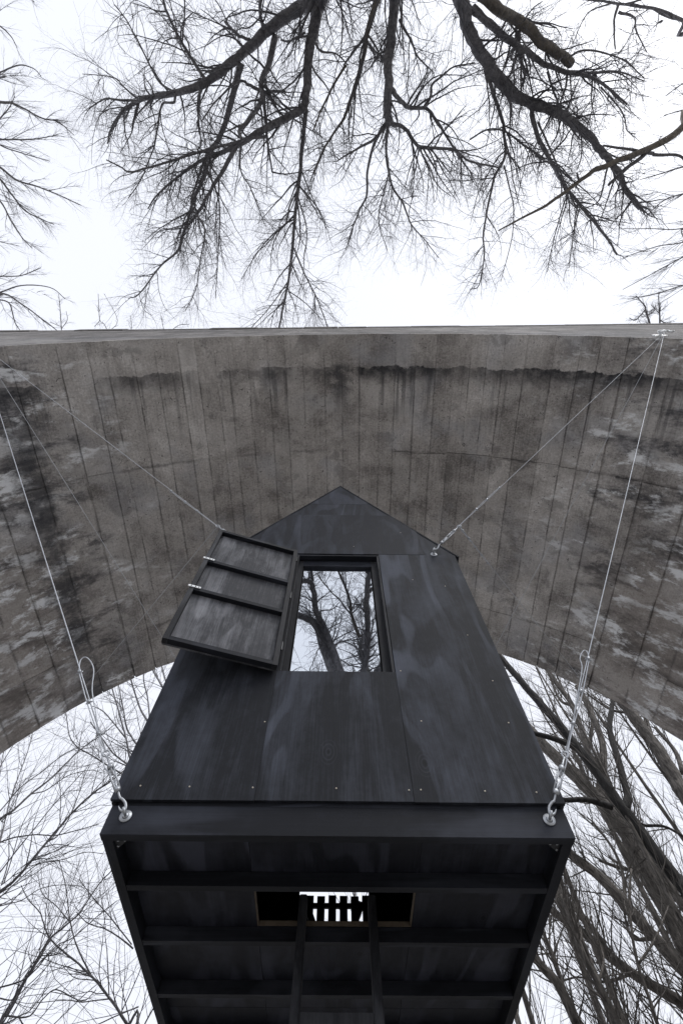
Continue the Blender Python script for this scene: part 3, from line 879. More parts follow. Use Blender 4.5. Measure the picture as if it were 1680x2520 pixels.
# upper front stays at the eaves
for sgn, B in ((1, AR), (-1, AL)):
    p = hw((.955 * sgn, PY0 - .002, ZE + .012))
    e = eyebolt(p, fn, (B - p) * np.array([1, 0, 1]), 1.15)
    stay(e, B, .0030, 'thin stay wire running to the right eaves bolt of the hut, knotted with silver clips' if sgn > 0 else 'thin stay wire ending behind the upper corner of the open shutter', 'stay wires holding the hut', .95,
         body=(.11, .34), eye=.42, clips=(.75, .95, 1.2), loops=False)
    # bracing wire from the same fitting back to the far edge of the vault
    d = upw(e, B); st = e + d * .42
    far = at(1455, 1705, 10.45) if sgn > 0 else at(195, 1708, 10.6)
    stay(st, far, .0027, 'thin back stay wire with a row of clips, slanting down right from the eaves' if sgn > 0 else 'thin back stay wire crossing the far left edge of the arch', 'stay wires holding the hut', .8,
         body=(.09, .30), eye=.36, clips=(.5, .72, .95) if sgn > 0 else (), loops=False, fit=sgn > 0)
# rear stays to the rear eaves
for sgn, B in ((1, AR), (-1, AL)):
    p = hw((HWD * sgn, DEPH - .05, ZE - .02))
    stay(p, B, .0029, 'faint stay wire from the three-wire anchor down behind the right wall of the hut' if sgn > 0 else 'faint stay wire passing behind the open shutter towards the rear eaves', 'stay wires holding the hut', 1.0, fit=False, clips=(), loops=False)

# ------------------------------------------------------------------ bare trees
def resample(P, Rr, k):
    s = np.concatenate([[0], np.cumsum(np.linalg.norm(np.diff(P, axis=0), axis=1))])
    q = np.linspace(0, s[-1], k)
    return np.stack([np.interp(q, s, P[:, i]) for i in range(3)], -1), np.interp(q, s, Rr)

def limb(pts, w0, w1, parent, mat, n=9, name='limb', power=1.0, knob=.035, sub=5, jit=.22):
    """pts: world points; w0, w1 radii in metres"""
    P = spline(np.asarray(pts), sub)
    t = np.linspace(0, 1, len(P))
    seg = np.linalg.norm(np.diff(P, axis=0), axis=1).mean()
    j = rng.normal(0, 1, P.shape); j = (j + np.roll(j, 1, 0)) * .5
    j[0] = j[-1] = 0
    rad = w0 + (w1 - w0) * t ** power
    P = P + j * np.minimum(rad[:, None] * jit, seg * .16 * jit / .35)
    rad = rad * (1 + knob * rng.normal(0, 1, len(P)))
    tube(name, P, rad, n, mat, parent)
    return P, rad

class Crown:
    def __init__(s): s.b = []            # list of (P (N,K,3), R (N,K))
    def sprout(s, src, n, ang, length, k, rs, rcap, wig, trop, tmin=.12, tend=.35, grow=None, lenpow=.5):
        """src: list of (P (N,K,3), R (N,K)); returns the new batch and keeps it"""
        segA, segB, rA, rB, T, wts, frac = [], [], [], [], [], [], []
        for P, Rd in src:
            K = P.shape[1]
            a = P[:, :-1].reshape(-1, 3); b = P[:, 1:].reshape(-1, 3)
            fr = np.broadcast_to((np.arange(K - 1) + .5) / (K - 1), (P.shape[0], K - 1)).ravel()
            l = np.linalg.norm(b - a, axis=1) * (fr >= tmin)
            segA.append(a); segB.append(b); rA.append(Rd[:, :-1].ravel()); rB.append(Rd[:, 1:].ravel()); wts.append(l); frac.append(fr)
        segA, segB, rA, rB, wts, frac = map(np.concatenate, (segA, segB, rA, rB, wts, frac))
        i = rng.choice(len(wts), n, p=wts / wts.sum())
        u = rng.random(n)[:, None]
        p = segA[i] * (1 - u) + segB[i] * u
        rp = rA[i] * (1 - u[:, 0]) + rB[i] * u[:, 0]
        t = nrm(segB[i] - segA[i])
        rv = nrm(rng.normal(0, 1, (n, 3)))
        if grow is not None: rv = nrm(rv + np.asarray(grow))
        perp = nrm(rv - t * (rv * t).sum(1, keepdims=True))
        a = R(1) * rng.normal(ang, ang * .28, n)[:, None]
        d = t * np.cos(a) + perp * np.sin(a)
        L = length * rng.uniform(.45, 1.25, n) * (1 - lenpow * frac[i])
        r0 = np.minimum(rp * rs * rng.uniform(.75, 1.1, n), rcap)
        P = np.empty((n, k, 3)); P[:, 0] = p
        tr = np.asarray(trop, float)
        bend = nrm(rng.normal(0, 1, (n, 3))) * wig * .6
        for q in range(1, k):
            d = nrm(d + rng.normal(0, wig, (n, 3)) + bend / k + tr)
            P[:, q] = P[:, q - 1] + d * (L / (k - 1))[:, None]
        tt = np.linspace(0, 1, k)[None]
        Rd = r0[:, None] * (1 - (1 - tend) * tt)
        s.b.append((P, Rd))
        return (P, Rd)
    def build(s, parent, mat, sides=3, name='crown'):
        V, Q, o = [], [], 0
        for P, Rd in s.b:
            n = 5 if Rd.max() > .02 else (4 if Rd.max() > .011 else sides)
            v, q = tube_arrays(P, Rd, n)
            V.append(v); Q.append(q + o); o += len(v)
        ob = quads_mesh(name, np.vstack(V), np.vstack(Q), mat, parent)
        tag(ob, kind='stuff')
        return ob

def pk(P, Rr, k=12):
    a, b = resample(P, Rr, k); return a[None], b[None]

# ---- the big tree overhead: its trunk stands behind the viewer, the limbs reach over towards the arch
def z1(x, y): return x * .5357, y * .5357
def z2(x, y): return x * .5357 + 840, y * .5357
def dfield(px, py):
    return 10.6 + 2.9 * np.clip(py, -200, 900) / 800 + .35 * math.sin(px * .011 + 1) * math.cos(py * .008) + .25 * math.sin(px * .027 + py * .019)

tree = empty('overhanging_tree', (0.7, -6.6, 0))
tag(tree, 'big bare tree with thick dark limbs reaching over the top of the arch', 'tree')
TO = np.array([0.7, -6.6, 0.0])
FORK = np.array([0.55, -6.35, 12.2])
limbs = []
def place(zone, pts, drift, start=None):
    out = []; s = 0; last = None
    for (x, y) in pts:
        px, py = zone(x, y)
        if last is not None: s += math.hypot(px - last[0], py - last[1]) / 100.0
        last = (px, py)
        out.append(at(px, py, dfield(px, py) + drift * s))
    return out
def L1(zone, pts, w0, w1, drift=0.0, mat='bark', n=8, start=None, power=1.0, grow=True):
    W = place(zone, pts, drift)
    d0 = dfield(*zone(*pts[0])); d1 = dfield(*zone(*pts[-1]))
    if start is not None: W = [np.asarray(q) for q in start] + W
    P, Rr = limb([q - TO for q in W], w0 * .44 / 2 * d0 / F, w1 * .5357 / 2 * d1 / F, tree, M[mat], n, power=power)
    if grow: limbs.append(pk(P, Rr, 16))
    return P, Rr
tp = [(-.2, .3, -.1), (0.05, .1, 3.5), (-.05, 0, 7.5), FORK - TO + np.array([.1, 0, .3])]
P, Rr = limb(tp, .62, .44, tree, M['bark_black'], 16, 'trunk', knob=.03)
f0 = FORK; 
L1(z1, [(1420, 0), (1330, 62), (1220, 150), (1150, 215), (1050, 300), (950, 378), (830, 420), (720, 440), (640, 465), (560, 520), (515, 590), (495, 660)], 88, 7, .05, n=12, start=[f0, f0 + (-.7, .0, 1.9)], power=.8)
L1(z1, [(640, 465), (540, 458), (480, 455), (410, 500)], 14, 4, -.1)
L1(z1, [(795, 420), (735, 380), (690, 300), (640, 200), (580, 90), (525, 20)], 13, 5, .25)
L1(z1, [(645, 465), (570, 400), (520, 355), (380, 340)], 10, 3, .2)
L1(z1, [(940, 360), (880, 270), (820, 170), (770, 60), (750, 0), (735, -80)], 20, 8, -.25)
L1(z1, [(805, 430), (800, 470), (745, 480), (725, 580), (710, 670), (680, 750), (640, 840), (590, 910)], 15, 4, .2)
L1(z1, [(920, 410), (910, 470), (915, 580), (925, 660), (905, 690)], 12, 5, -.3)
L1(z1, [(1110, 290), (1075, 410), (1050, 520), (1010, 630), (960, 700), (945, 730), (940, 800), (890, 920), (840, 1080), (820, 1150), (740, 1220), (640, 1350), (590, 1370)], 38, 4, .12, n=9)
L1(z1, [(640, 1350), (660, 1420), (700, 1450)], 4, 2, .1)
L1(z1, [(1265, 170), (1235, 290), (1200, 380), (1205, 450), (1150, 540), (1100, 600), (1110, 640)], 36, 12, -.25, n=9)
L1(z1, [(1205, 420), (1140, 390), (1110, 370), (1050, 410), (980, 480), (925, 560)], 18, 5, -.3)
L1(z1, [(1205, 430), (1250, 420), (1310, 420)], 16, 9, .3)
L1(z1, [(1150, 180), (1100, 165), (1060, 130), (1035, 100)], 16, 12, .3)
L1(z1, [(1060, 300), (1000, 310), (960, 335)], 18, 10, -.2)
L1(z1, [(1210, 130), (1195, 60), (1200, -20)], 20, 14, -.3)
# the two upright limbs
L1(z1, [(1475, 0), (1440, 130), (1420, 250), (1408, 400), (1392, 500), (1300, 545), (1200, 600), (1100, 665), (980, 715), (930, 735), (840, 795), (720, 900), (680, 960)], 96, 5, 0, n=12, start=[f0, f0 + (-.45, .05, 2.0)], power=.62)
L1(z1, [(1405, 500), (1390, 650), (1375, 800), (1360, 950), (1345, 1130), (1325, 1290), (1300, 1410), (1280, 1515), (1265, 1600)], 26, 7, .06)
L1(z1, [(1350, 1140), (1400, 1260), (1450, 1360), (1500, 1490), (1520, 1560)], 9, 4, .15)
L1(z1, [(1325, 1290), (1240, 1410), (1150, 1510)], 7, 3, -.1)
L1(z1, [(1330, 1340), (1400, 1390), (1480, 1470)], 6, 3, .2)
L1(z1, [(1370, 860), (1330, 950), (1310, 1030), (1240, 1090), (1170, 1180), (1110, 1280)], 10, 3, .25)
L1(z1, [(1085, 675), (1000, 820), (960, 890), (900, 990), (850, 1060), (830, 1140)], 26, 6, .25)
L1(z1, [(1230, 625), (1150, 635), (1020, 670), (830, 725), (700, 765), (600, 790), (560, 770), (490, 735)], 18, 5, -.2, 'bark')
L1(z1, [(940, 735), (960, 800), (1000, 900), (1010, 1000), (1000, 1200), (990, 1370)], 14, 3, .3)
L1(z1, [(940, 740), (900, 850), (880, 950), (940, 1050), (920, 1200), (900, 1330), (850, 1430)], 13, 3, -.25)
L1(z1, [(1210, 420), (1220, 540), (1230, 660), (1250, 790)], 20, 8, .2)
L1(z1, [(1250, 790), (1310, 800), (1380, 790)], 9, 4, .2)
L1(z1, [(1110, 640), (1105, 780), (1150, 860), (1190, 960), (1215, 1030)], 10, 3, .2)
L1(z1, [(1400, 150), (1330, 190), (1290, 185)], 12, 7, .3)
L1(z1, [(1450, 200), (1480, 240), (1540, 245), (1600, 300)], 14, 5, -.3)
# centre
L1(z2, [(190, -60), (165, 0), (120, 140), (100, 260), (60, 400), (20, 520), (0, 560), (-80, 680), (-130, 800)], 38, 7, .12, 'bark_pale', n=9)
L1(z2, [(20, 300), (-30, 380), (-90, 500), (-130, 600)], 14, 6, -.3, 'bark_pale')
L1(z2, [(110, 170), (60, 230), (10, 300)], 15, 8, .3)
L1(z2, [(242, 0), (230, 150), (215, 280), (213, 400), (212, 530), (222, 565)], 58, 36, 0, n=12, start=[f0, f0 + (.5, .0, 2.0)], power=.8)
L1(z2, [(225, 565), (290, 590), (350, 670), (430, 680), (520, 690), (590, 740), (720, 770)], 24, 7, .15)
L1(z2, [(230, 410), (270, 465), (320, 495), (390, 500), (430, 545), (490, 640), (540, 720), (600, 800)], 28, 6, .22)
L1(z2, [(380, 492), (410, 440), (415, 390), (460, 350), (510, 310), (610, 288)], 17, 5, -.2)
L1(z2, [(210, 560), (150, 640), (60, 690), (-20, 740)], 20, 5, -.2)
L1(z2, [(200, 570), (150, 660), (120, 780), (115, 900), (90, 950), (50, 1050), (20, 1150)], 19, 4, .2)
L1(z2, [(215, 570), (205, 700), (230, 850), (280, 930), (320, 1030), (380, 1100), (445, 1185)], 17, 3, .15)
L1(z2, [(205, 690), (215, 800), (170, 1000), (210, 1150)], 10, 3, -.2)
L1(z2, [(265, 90), (320, 190), (350, 260), (420, 330)], 15, 5, .3)
L1(z2, [(350, 670), (400, 760), (440, 850), (500, 900)], 9, 3, -.2)
L1(z2, [(230, 290), (160, 240), (130, 200)], 10, 5, .2)
L1(z2, [(590, 640), (660, 600), (740, 600), (840, 670), (930, 730)], 8, 9, .1)
# right-hand limb
L1(z2, [(552, 0), (580, 130), (640, 240), (700, 340), (770, 420), (850, 470), (960, 505), (1050, 550), (1130, 620), (1190, 690), (1230, 740), (1270, 790), (1300, 860), (1370, 955)], 88, 22, 0, n=12, start=[f0, f0 + (1.1, .05, 1.9)], power=.75)
L1(z2, [(600, 35), (680, 112), (800, 205), (860, 240), (920, 290), (1030, 330), (1130, 350), (1230, 410), (1310, 480)], 44, 7, -.1, n=9)
L1(z2, [(1030, 330), (1150, 335), (1270, 330), (1390, 372)], 18, 4, .15)
L1(z2, [(620, -40), (730, 50), (830, 112), (900, 180), (980, 240), (1055, 292)], 62, 36, -.1, 'bark_pale', n=10)
L1(z2, [(1050, 258), (1110, 230), (1210, 245), (1300, 280), (1390, 360)], 12, 4, .1)
L1(z2, [(670, 340), (700, 440), (735, 540), (745, 620), (750, 720), (700, 820), (670, 960), (650, 1080), (655, 1180), (630, 1310), (590, 1330)], 22, 4, .08)
L1(z2, [(870, 490), (890, 590), (940, 710), (1000, 810), (1040, 880), (1120, 970), (1190, 1060), (1230, 1110), (1265, 1170)], 28, 9, .1)
L1(z2, [(900, 560), (960, 690), (1020, 830), (1080, 960)], 12, 6, -.1)
L1(z2, [(745, 760), (770, 860), (790, 960), (780, 1100), (730, 1295)], 9, 3, .15)
L1(z2, [(812, 140), (815, 250), (840, 340), (830, 390)], 26, 9, .2)
L1(z2, [(810, 250), (790, 300), (795, 390)], 14, 6, .1)
L1(z2, [(945, 330), (980, 440), (1015, 515)], 13, 6, .1)
L1(z2, [(1040, 880), (1000, 1000), (960, 1160), (945, 1250)], 8, 3, .1)
L1(z2, [(1090, 960), (1060, 1100), (1045, 1230)], 8, 3, .15)
L1(z2, [(1010, 510), (1020, 600), (1000, 660)], 9, 4, .2)
L1(z2, [(1100, 620), (1100, 720), (1080, 780)], 9, 4, .2)
L1(z2, [(1190, 400), (1290, 520), (1310, 600), (1350, 615)], 9, 4, .2)
back = []
for q0, q1, q2, q3, r0, r1 in (((.5, -6.5, 11.6), (-1.6, -8.2, 14.4), (-3.2, -9.4, 17.6), (-4.6, -10.5, 20.5), .20, .03), ((.7, -6.6, 11.0), (2.4, -8.6, 13.0), (3.2, -10.2, 16.5), (3.6, -11.5, 21.0), .22, .03), ((.6, -6.6, 10.6), (.3, -9.0, 12.6), (-.6, -11.5, 16.5), (-.9, -13.5, 21.5), .19, .03),
                               ((.7, -6.6, 12.0), (1.3, -7.6, 14.5), (1.1, -8.6, 17.8), (1.6, -9.4, 20.3), .17, .03), ((.4, -6.6, 10.0), (-1.9, -8.8, 10.8), (-3.4, -9.8, 12.6), (-4.6, -10.8, 16.0), .14, .02), ((.8, -6.7, 9.8), (2.3, -8.8, 10.2), (4.2, -9.8, 12.0), (5.6, -10.4, 15.0), .14, .02)):
    P, Rr = limb([np.array(q) - TO for q in (q0, q1, q2, q3)], r0 * 1.15, r1, tree, M['bark_black'], 9)
    back.append(pk(P, Rr, 16))
cr = Crown()
down = (0.0, 0.025, -0.03)
b2 = cr.sprout(limbs, 900, 48, 2.0, 10, .55, .026, .12, (0, .05, -.02), tmin=.2, tend=.25)
b3 = cr.sprout(limbs + [b2], 5000, 54, 1.1, 8, .55, .0085, .20, down, tmin=.15, tend=.4)
b4 = cr.sprout([b2, b3], 15000, 52, .58, 6, .65, .0050, .24, down, tmin=.15, tend=.5)
b5 = cr.sprout([b3, b4], 11000, 48, .32, 4, .75, .0040, .24, down, tmin=.2, tend=.6)
k2 = cr.sprout(back, 260, 50, 2.4, 10, .5, .034, .14, (0, 0, .02), tmin=.1, tend=.25)
k3 = cr.sprout(back + [k2], 1300, 50, 1.3, 8, .55, .013, .18, (0, 0, .01), tmin=.15, tend=.35)
k4 = cr.sprout([k2, k3], 3600, 48, .7, 6, .65, .007, .2, (0, 0, 0), tmin=.15, tend=.5)
cr.build(tree, M['twig'])

# ---- dead branch reaching in from the right, and the neighbours whose tips show at both edges
def small_tree(name, label, zone, items, depth, base, mat='bark', twig='twig', grp=None, gen=(160, 900, 2600), lens=(1.4, .7, .36), caps=(.016, .0065, .0038), trop=(0, 0, 0), scale=.5357, Y=None, ang=(48, 44, 40), trunk_r=.22, sides=7, wig=.12, up=None, jit=.22, cat='tree'):
    """items: (pts, w0, w1, drift); trunk from base up to the first point of every limb"""
    root = empty(name, tuple(base)); O = np.asarray(base, float)
    tag(root, label, cat, grp)
    ls = []
    for it in items:
        pts, w0, w1, dr = it[:4]
        W = []
        s = 0; last = None
        for (x, y) in pts:
            px, py = zone(x, y)
            if last is not None: s += math.hypot(px - last[0], py - last[1]) / 100
            last = (px, py)
            W.append((on_y(px, py, Y + dr * s) if Y is not None else at(px, py, depth + dr * s)) - O)
        dd = [np.linalg.norm((W[0] + O) - (0, 0, CAMZ)), np.linalg.norm((W[-1] + O) - (0, 0, CAMZ))]
        c0 = 1.0
        if Y is not None or True:
            # distance along the lens axis
            dd = [CE * (q + O)[1] + SE * ((q + O)[2] - CAMZ) for q in (W[0], W[-1])]
        r0, r1 = w0 * scale / 2 * dd[0] / F, w1 * scale / 2 * dd[1] / F
        if len(it) > 4 and it[4]:
            W = [np.asarray(q, float) for q in it[4]] + W
        P, Rr = limb(W, r0, r1, root, M[it[5] if len(it) > 5 else mat], sides, 'trunk' if len(it) > 4 and it[4] else 'limb', jit=jit)
        ls.append(pk(P, Rr, 14))
    cr = Crown()
    b2 = cr.sprout(ls, gen[0], ang[0], lens[0], 8, .5, caps[0], wig, trop, tmin=.1, tend=.3, grow=up)
    b3 = cr.sprout(ls + [b2], gen[1], ang[1], lens[1], 6, .55, caps[1], wig, trop, tmin=.15, tend=.4, grow=up)
    b4 = cr.sprout([b2, b3], gen[2], ang[2], lens[2], 4, .7, caps[2], wig, trop, tmin=.15, tend=.55, grow=up)
    cr.build(root, M[twig])
    return root, ls

small_tree('dead_branch_tree', 'pale broken dead branch reaching in from the upper right edge', z2,
           [([(1640, 520), (1568, 580), (1430, 670), (1270, 740), (1170, 780), (1080, 840), (960, 930), (850, 990), (720, 1060)], 46, 6, -.05, [(0, 0, 0), (-.3, .2, 5), (-1.2, .3, 9.5)], 'bark_pale'),
            ([(1392, 708), (1290, 790), (1225, 850)], 18, 13, .1), ([(1430, 705), (1310, 685), (1200, 668)], 15, 8, -.15), ([(1430, 710), (1550, 715), (1580, 760)], 14, 9, .1),
            ([(1220, 770), (1180, 920), (1100, 960)], 9, 3, .1), ([(1090, 835), (1080, 795)], 12, 8, 0)],
           12.2, (10.4, -1.2, 0), gen=(26, 130, 420), lens=(.9, .5, .28), trunk_r=.3)
small_tree('neighbour_tree', 'bare tree whose twiggy dark top fills the upper right corner', z2,
           [([(1640, 120), (1568, 95), (1430, 40), (1230, 10), (1090, -5)], 26, 7, .1, [(0, 0, 0), (.2, 0, 6), (.0, 0.1, 11)]), ([(1270, 20), (1250, 110), (1255, 225)], 14, 5, .2), ([(1270, 55), (1340, 80), (1350, 140), (1400, 240)], 12, 4, -.2),
            ([(1430, 40), (1500, 80), (1590, 100)], 10, 4, .2), ([(1300, 20), (1400, -10), (1500, -40)], 10, 5, .2), ([(1240, 15), (1130, 60), (1060, 200)], 7, 3, .1)],
           13.0, (11.2, -6.8, 0), gen=(90, 460, 1700), lens=(1.1, .6, .33), trop=(-.01, .02, -.02))
small_tree('neighbour_tree', 'bare tree at the right edge with pale fine fan-shaped twigs above the parapet', z2,
           [([(1700, 1060), (1568, 1112), (1450, 1132), (1300, 1180)], 9, 3, 0, [(0, 0, 0), (0, 0, 8)]), ([(1700, 1120), (1568, 1180), (1420, 1260), (1290, 1330)], 7, 2.5, .2),
            ([(1700, 740), (1568, 765), (1440, 805), (1370, 825)], 8, 3, .1), ([(1690, 860), (1568, 890), (1480, 920), (1400, 990)], 8, 3, -.1), ([(1690, 470), (1568, 505), (1480, 530)], 8, 3, .1),
            ([(1690, 560), (1568, 590), (1500, 640)], 6, 3, .1), ([(1690, 1000), (1560, 1050), (1400, 1050), (1290, 1050)], 6, 2, .2), ([(1700, 1270), (1568, 1310), (1440, 1350), (1330, 1370)], 7, 3, .1), ([(1690, 360), (1568, 385), (1490, 440)], 6, 3, .1)],
           17.5, (16.5, 1.5, 0), gen=(150, 800, 2400), lens=(1.7, .85, .45), caps=(.012, .0062, .0042), trop=(-.05, .01, .0), ang=(30, 32, 32), wig=.07)
small_tree('neighbour_tree', 'bare tree at the left edge with layered fine twigs against the sky', z1,
           [([(-120, 370), (0, 332), (90, 300), (155, 315), (190, 350)], 10, 3, .1, [(0, 0, 0), (0, 0, 8)]), ([(-120, 460), (0, 470), (60, 475), (130, 510), (200, 545), (270, 560), (340, 620)], 13, 3, 0),
            ([(-120, 655), (0, 642), (150, 640), (270, 620)], 9, 3, .2), ([(-120, 690), (0, 768), (80, 828), (180, 860), (280, 900), (370, 942)], 12, 3, -.1), ([(-120, 720), (0, 820), (60, 900), (120, 970), (200, 1010), (250, 1032)], 11, 3, .1),
            ([(-120, 800), (0, 920), (50, 1010), (110, 1100), (150, 1140)], 9, 3, 0), ([(-100, 60), (0, 120), (50, 165), (80, 220)], 8, 3, .1), ([(0, 475), (-20, 560), (40, 500), (70, 440)], 8, 3, .1), ([(-100, 580), (0, 665), (90, 700), (230, 740)], 8, 3, .1), ([(-60, -30), (80, -60), (160, 10)], 6, 3, .1)],
           16.5, (-16.5, -1.5, 0), gen=(200, 950, 2600), lens=(1.6, .8, .42), caps=(.012, .0062, .0042), trop=(.05, .01, -.005), ang=(32, 32, 32), wig=.07)
small_tree('neighbour_tree', 'bare tree low at the left edge, just above the parapet of the arch', z1,
           [([(-140, 1390), (0, 1345), (100, 1312), (230, 1320), (300, 1372)], 10, 3, .1, [(0, 0, 0), (0, 0, 9)]), ([(-100, 1360), (20, 1350), (120, 1410), (240, 1500), (300, 1550)], 9, 3, 0), ([(-100, 1290), (0, 1270), (100, 1265), (190, 1230)], 7, 3, .1),
            ([(-60, 1370), (40, 1390), (70, 1480), (110, 1540)], 7, 3, .1), ([(-100, 1080), (0, 1110), (90, 1130)], 6, 2, .1)],
           19.0, (-19.5, 2.6, 0), gen=(90, 420, 1200), lens=(1.5, .8, .42), caps=(.012, .0065, .0046), trop=(.04, 0, .01), ang=(35, 35, 35), wig=.08)

# ---- saplings and dry weeds growing on top of the parapet
def topplant(name, label, zone, items, Y, gen, lens, twig='twig', grp='plants rooted on top of the viaduct', caps=(.008, .005, .0036)):
    px, py = zone(*items[0][0][0])
    p0 = at(px, py, Y)
    return small_tree(name, label, zone, items, Y, p0, gen=gen, lens=lens, caps=caps, twig=twig, grp=grp, trop=(0, 0, .03), sides=6, cat='plant')
topplant('sapling', 'small dark sapling growing on the right end of the parapet', z2, [([(1425, 1530), (1400, 1440), (1390, 1405), (1352, 1360)], 11, 4, 0), ([(1395, 1420), (1350, 1470), (1320, 1460)], 6, 3, 0), ([(1405, 1450), (1430, 1430), (1440, 1400)], 5, 3, 0)], 13.9, (30, 120, 250), (.5, .3, .16))
topplant('sapling', 'straight little sapling near the wire anchor on the parapet', z2, [([(1462, 1530), (1458, 1440), (1455, 1340)], 9, 3, 0), ([(1460, 1470), (1500, 1500), (1530, 1540)], 6, 3, 0), ([(1459, 1440), (1420, 1400)], 4, 3, 0)], 13.9, (26, 110, 220), (.5, .3, .16))
topplant('weed', 'dry seed-headed weed standing on the left part of the parapet', z1, [([(505, 1540), (480, 1490), (460, 1470), (455, 1410), (452, 1350)], 3.5, 2, 0), ([(462, 1470), (435, 1500)], 2.5, 2, 0), ([(500, 1525), (540, 1470), (480, 1350)], 2.5, 1.5, 0)], 13.9, (12, 40, 90), (.35, .2, .1), caps=(.004, .004, .0036))
topplant('weed', 'thin forked dry weed leaning on the parapet left of the seed heads', z1, [([(285, 1540), (280, 1460), (275, 1390), (270, 1350)], 4, 2, 0), ([(284, 1510), (310, 1470), (305, 1430)], 3, 2, 0), ([(283, 1500), (230, 1480)], 3, 2, 0)], 13.9, (16, 50, 100), (.35, .2, .1), caps=(.004, .004, .0036))
topplant('weed', 'low wispy dry weed in the middle of the left parapet', z1, [([(760, 1540), (750, 1500), (740, 1450)], 3, 2, 0), ([(765, 1540), (820, 1495), (870, 1490)], 3, 2, 0), ([(600, 1540), (605, 1490), (600, 1450)], 3, 1.5, 0)], 13.9, (16, 50, 90), (.35, .2, .1), caps=(.004, .004, .0036))

# ---- beyond the arch, right: tall furrowed trunks leaning back in perspective
def z3(x, y): return x * .5357 + 840, y * .5357 + 1560
def far_tree(label, Y, items, gen, lens=(2.6, 1.3, .7), mat='bark_far', grp='tall trees beyond the arch', caps=(.021, .0085, .0050), lean=(0, 0)):
    # the main stem is the first item (top first): carry it down to the ground
    stem = items[0]
    pts = [z3(*q) for q in stem[0]]
    lo = on_y(*pts[0], Y); nx = on_y(*pts[1], Y)
    sl = (lo - nx) / max(1e-6, (nx - lo)[2])        # drift per metre downward
    base = lo + sl * lo[2] * .6 * np.array([1, 0, 1]); base = np.array([base[0], Y, 0.0])
    stem = (stem[0], stem[1], stem[2], stem[3], [(0, 0, 0), ((lo - base) * .5)])
    return small_tree('tall_tree', label, z3, [stem] + items[1:], None, base, Y=Y, mat=mat, twig='twig_far', grp=grp, gen=(int(gen[0] * .85), int(gen[1] * .62), int(gen[2] * .4)), lens=lens, caps=caps, trop=(-.01, 0, .035), ang=(38, 36, 36), sides=10, wig=.09, up=(0, 0, .6), jit=.08)
far_tree('near-black straight trunk with a side limb, crossing behind the right turnbuckle', 14.0,
         [([(1600, 1210), (1568, 1165), (1440, 1000), (1300, 812), (1180, 650), (1040, 468), (930, 340), (850, 250), (740, 120), (640, 10)], 66, 24, .0),
          ([(1300, 810), (1310, 740), (1270, 580), (1230, 440), (1240, 340), (1250, 280)], 40, 16, .1), ([(1240, 795), (1130, 762), (1020, 762), (930, 730)], 30, 16, -.2), ([(1090, 530), (1000, 490), (890, 458), (830, 440)], 30, 16, -.1), ([(1568, 930), (1480, 885), (1390, 880), (1360, 860)], 10, 14, 0.1)],
         (110, 700, 2200), mat='bark_black')
far_tree('thick brown furrowed trunk left of the near-black one, widening downwards', 17.0,
         [([(1640, 1560), (1568, 1420), (1480, 1230), (1380, 1050), (1290, 900), (1180, 760), (1060, 640), (900, 480), (760, 330)], 92, 44, .0),
          ([(1290, 900), (1200, 820), (1130, 700), (1080, 560)], 30, 14, .2), ([(1400, 1090), (1300, 1080), (1180, 1040)], 22, 12, -.2), ([(1180, 760), (1200, 600), (1190, 480), (1130, 330), (1080, 240)], 40, 22, .2)],
         (130, 800, 2600))
far_tree('broad trunk rising to the far right below the arch haunch', 15.0,
         [([(1680, 900), (1568, 735), (1500, 610), (1420, 490), (1330, 365), (1220, 230), (1100, 100)], 74, 40, 0), ([(1420, 490), (1400, 400), (1380, 300)], 30, 18, .2), ([(1568, 640), (1530, 540), (1440, 430)], 24, 14, .2), ([(1330, 360), (1240, 350), (1130, 280)], 14, 8, .1)],
         (110, 700, 2200))
far_tree('slanting brown trunk emerging beside the hut floor, dark below its fork', 14.5,
         [([(1660, 1640), (1568, 1540), (1440, 1400), (1300, 1240), (1180, 1110), (1060, 1020), (960, 930), (850, 800)], 66, 34, 0), ([(1300, 1240), (1290, 1100), (1240, 980), (1150, 860)], 18, 9, .2), ([(1440, 1400), (1330, 1390), (1290, 1240)], 16, 10, .1)],
         (110, 700, 2300))
far_tree('rough trunk low on the right with a knotted burr', 15.5,
         [([(1640, 1790), (1568, 1700), (1400, 1600), (1250, 1500), (1130, 1390), (1000, 1300), (900, 1210)], 56, 30, 0), ([(1250, 1500), (1160, 1370), (1060, 1250), (980, 1190)], 28, 18, .2), ([(1330, 1560), (1250, 1590), (1180, 1600)], 14, 10, -.2)],
         (100, 700, 2300))
far_tree('leaning dark trunk at the bottom, close against the hut corner', 13.0,
         [([(1110, 1850), (1080, 1790), (1040, 1690), (980, 1590), (920, 1530), (860, 1440), (800, 1330)], 56, 30, 0), ([(1040, 1690), (1000, 1560), (960, 1450), (920, 1360)], 20, 12, .2)],
         (80, 500, 1700))
far_tree('greenish pole-like trunk at the very bottom right of the hut', 12.5,
         [([(1300, 1850), (1270, 1790), (1180, 1610), (1110, 1480), (1060, 1330), (1010, 1200)], 40, 22, 0), ([(1180, 1610), (1200, 1480), (1140, 1300)], 14, 8, .2)],
         (80, 500, 1700))
far_tree('thin dark pole curving up through the twigs at the lower right', 12.0,
         [([(1470, 1850), (1420, 1700), (1360, 1520), (1330, 1350), (1320, 1200), (1330, 1080)], 22, 9, 0), ([(1360, 1520), (1440, 1400), (1500, 1250)], 12, 5, .2)],
         (80, 500, 1700), lens=(1.8, 1.0, .5))
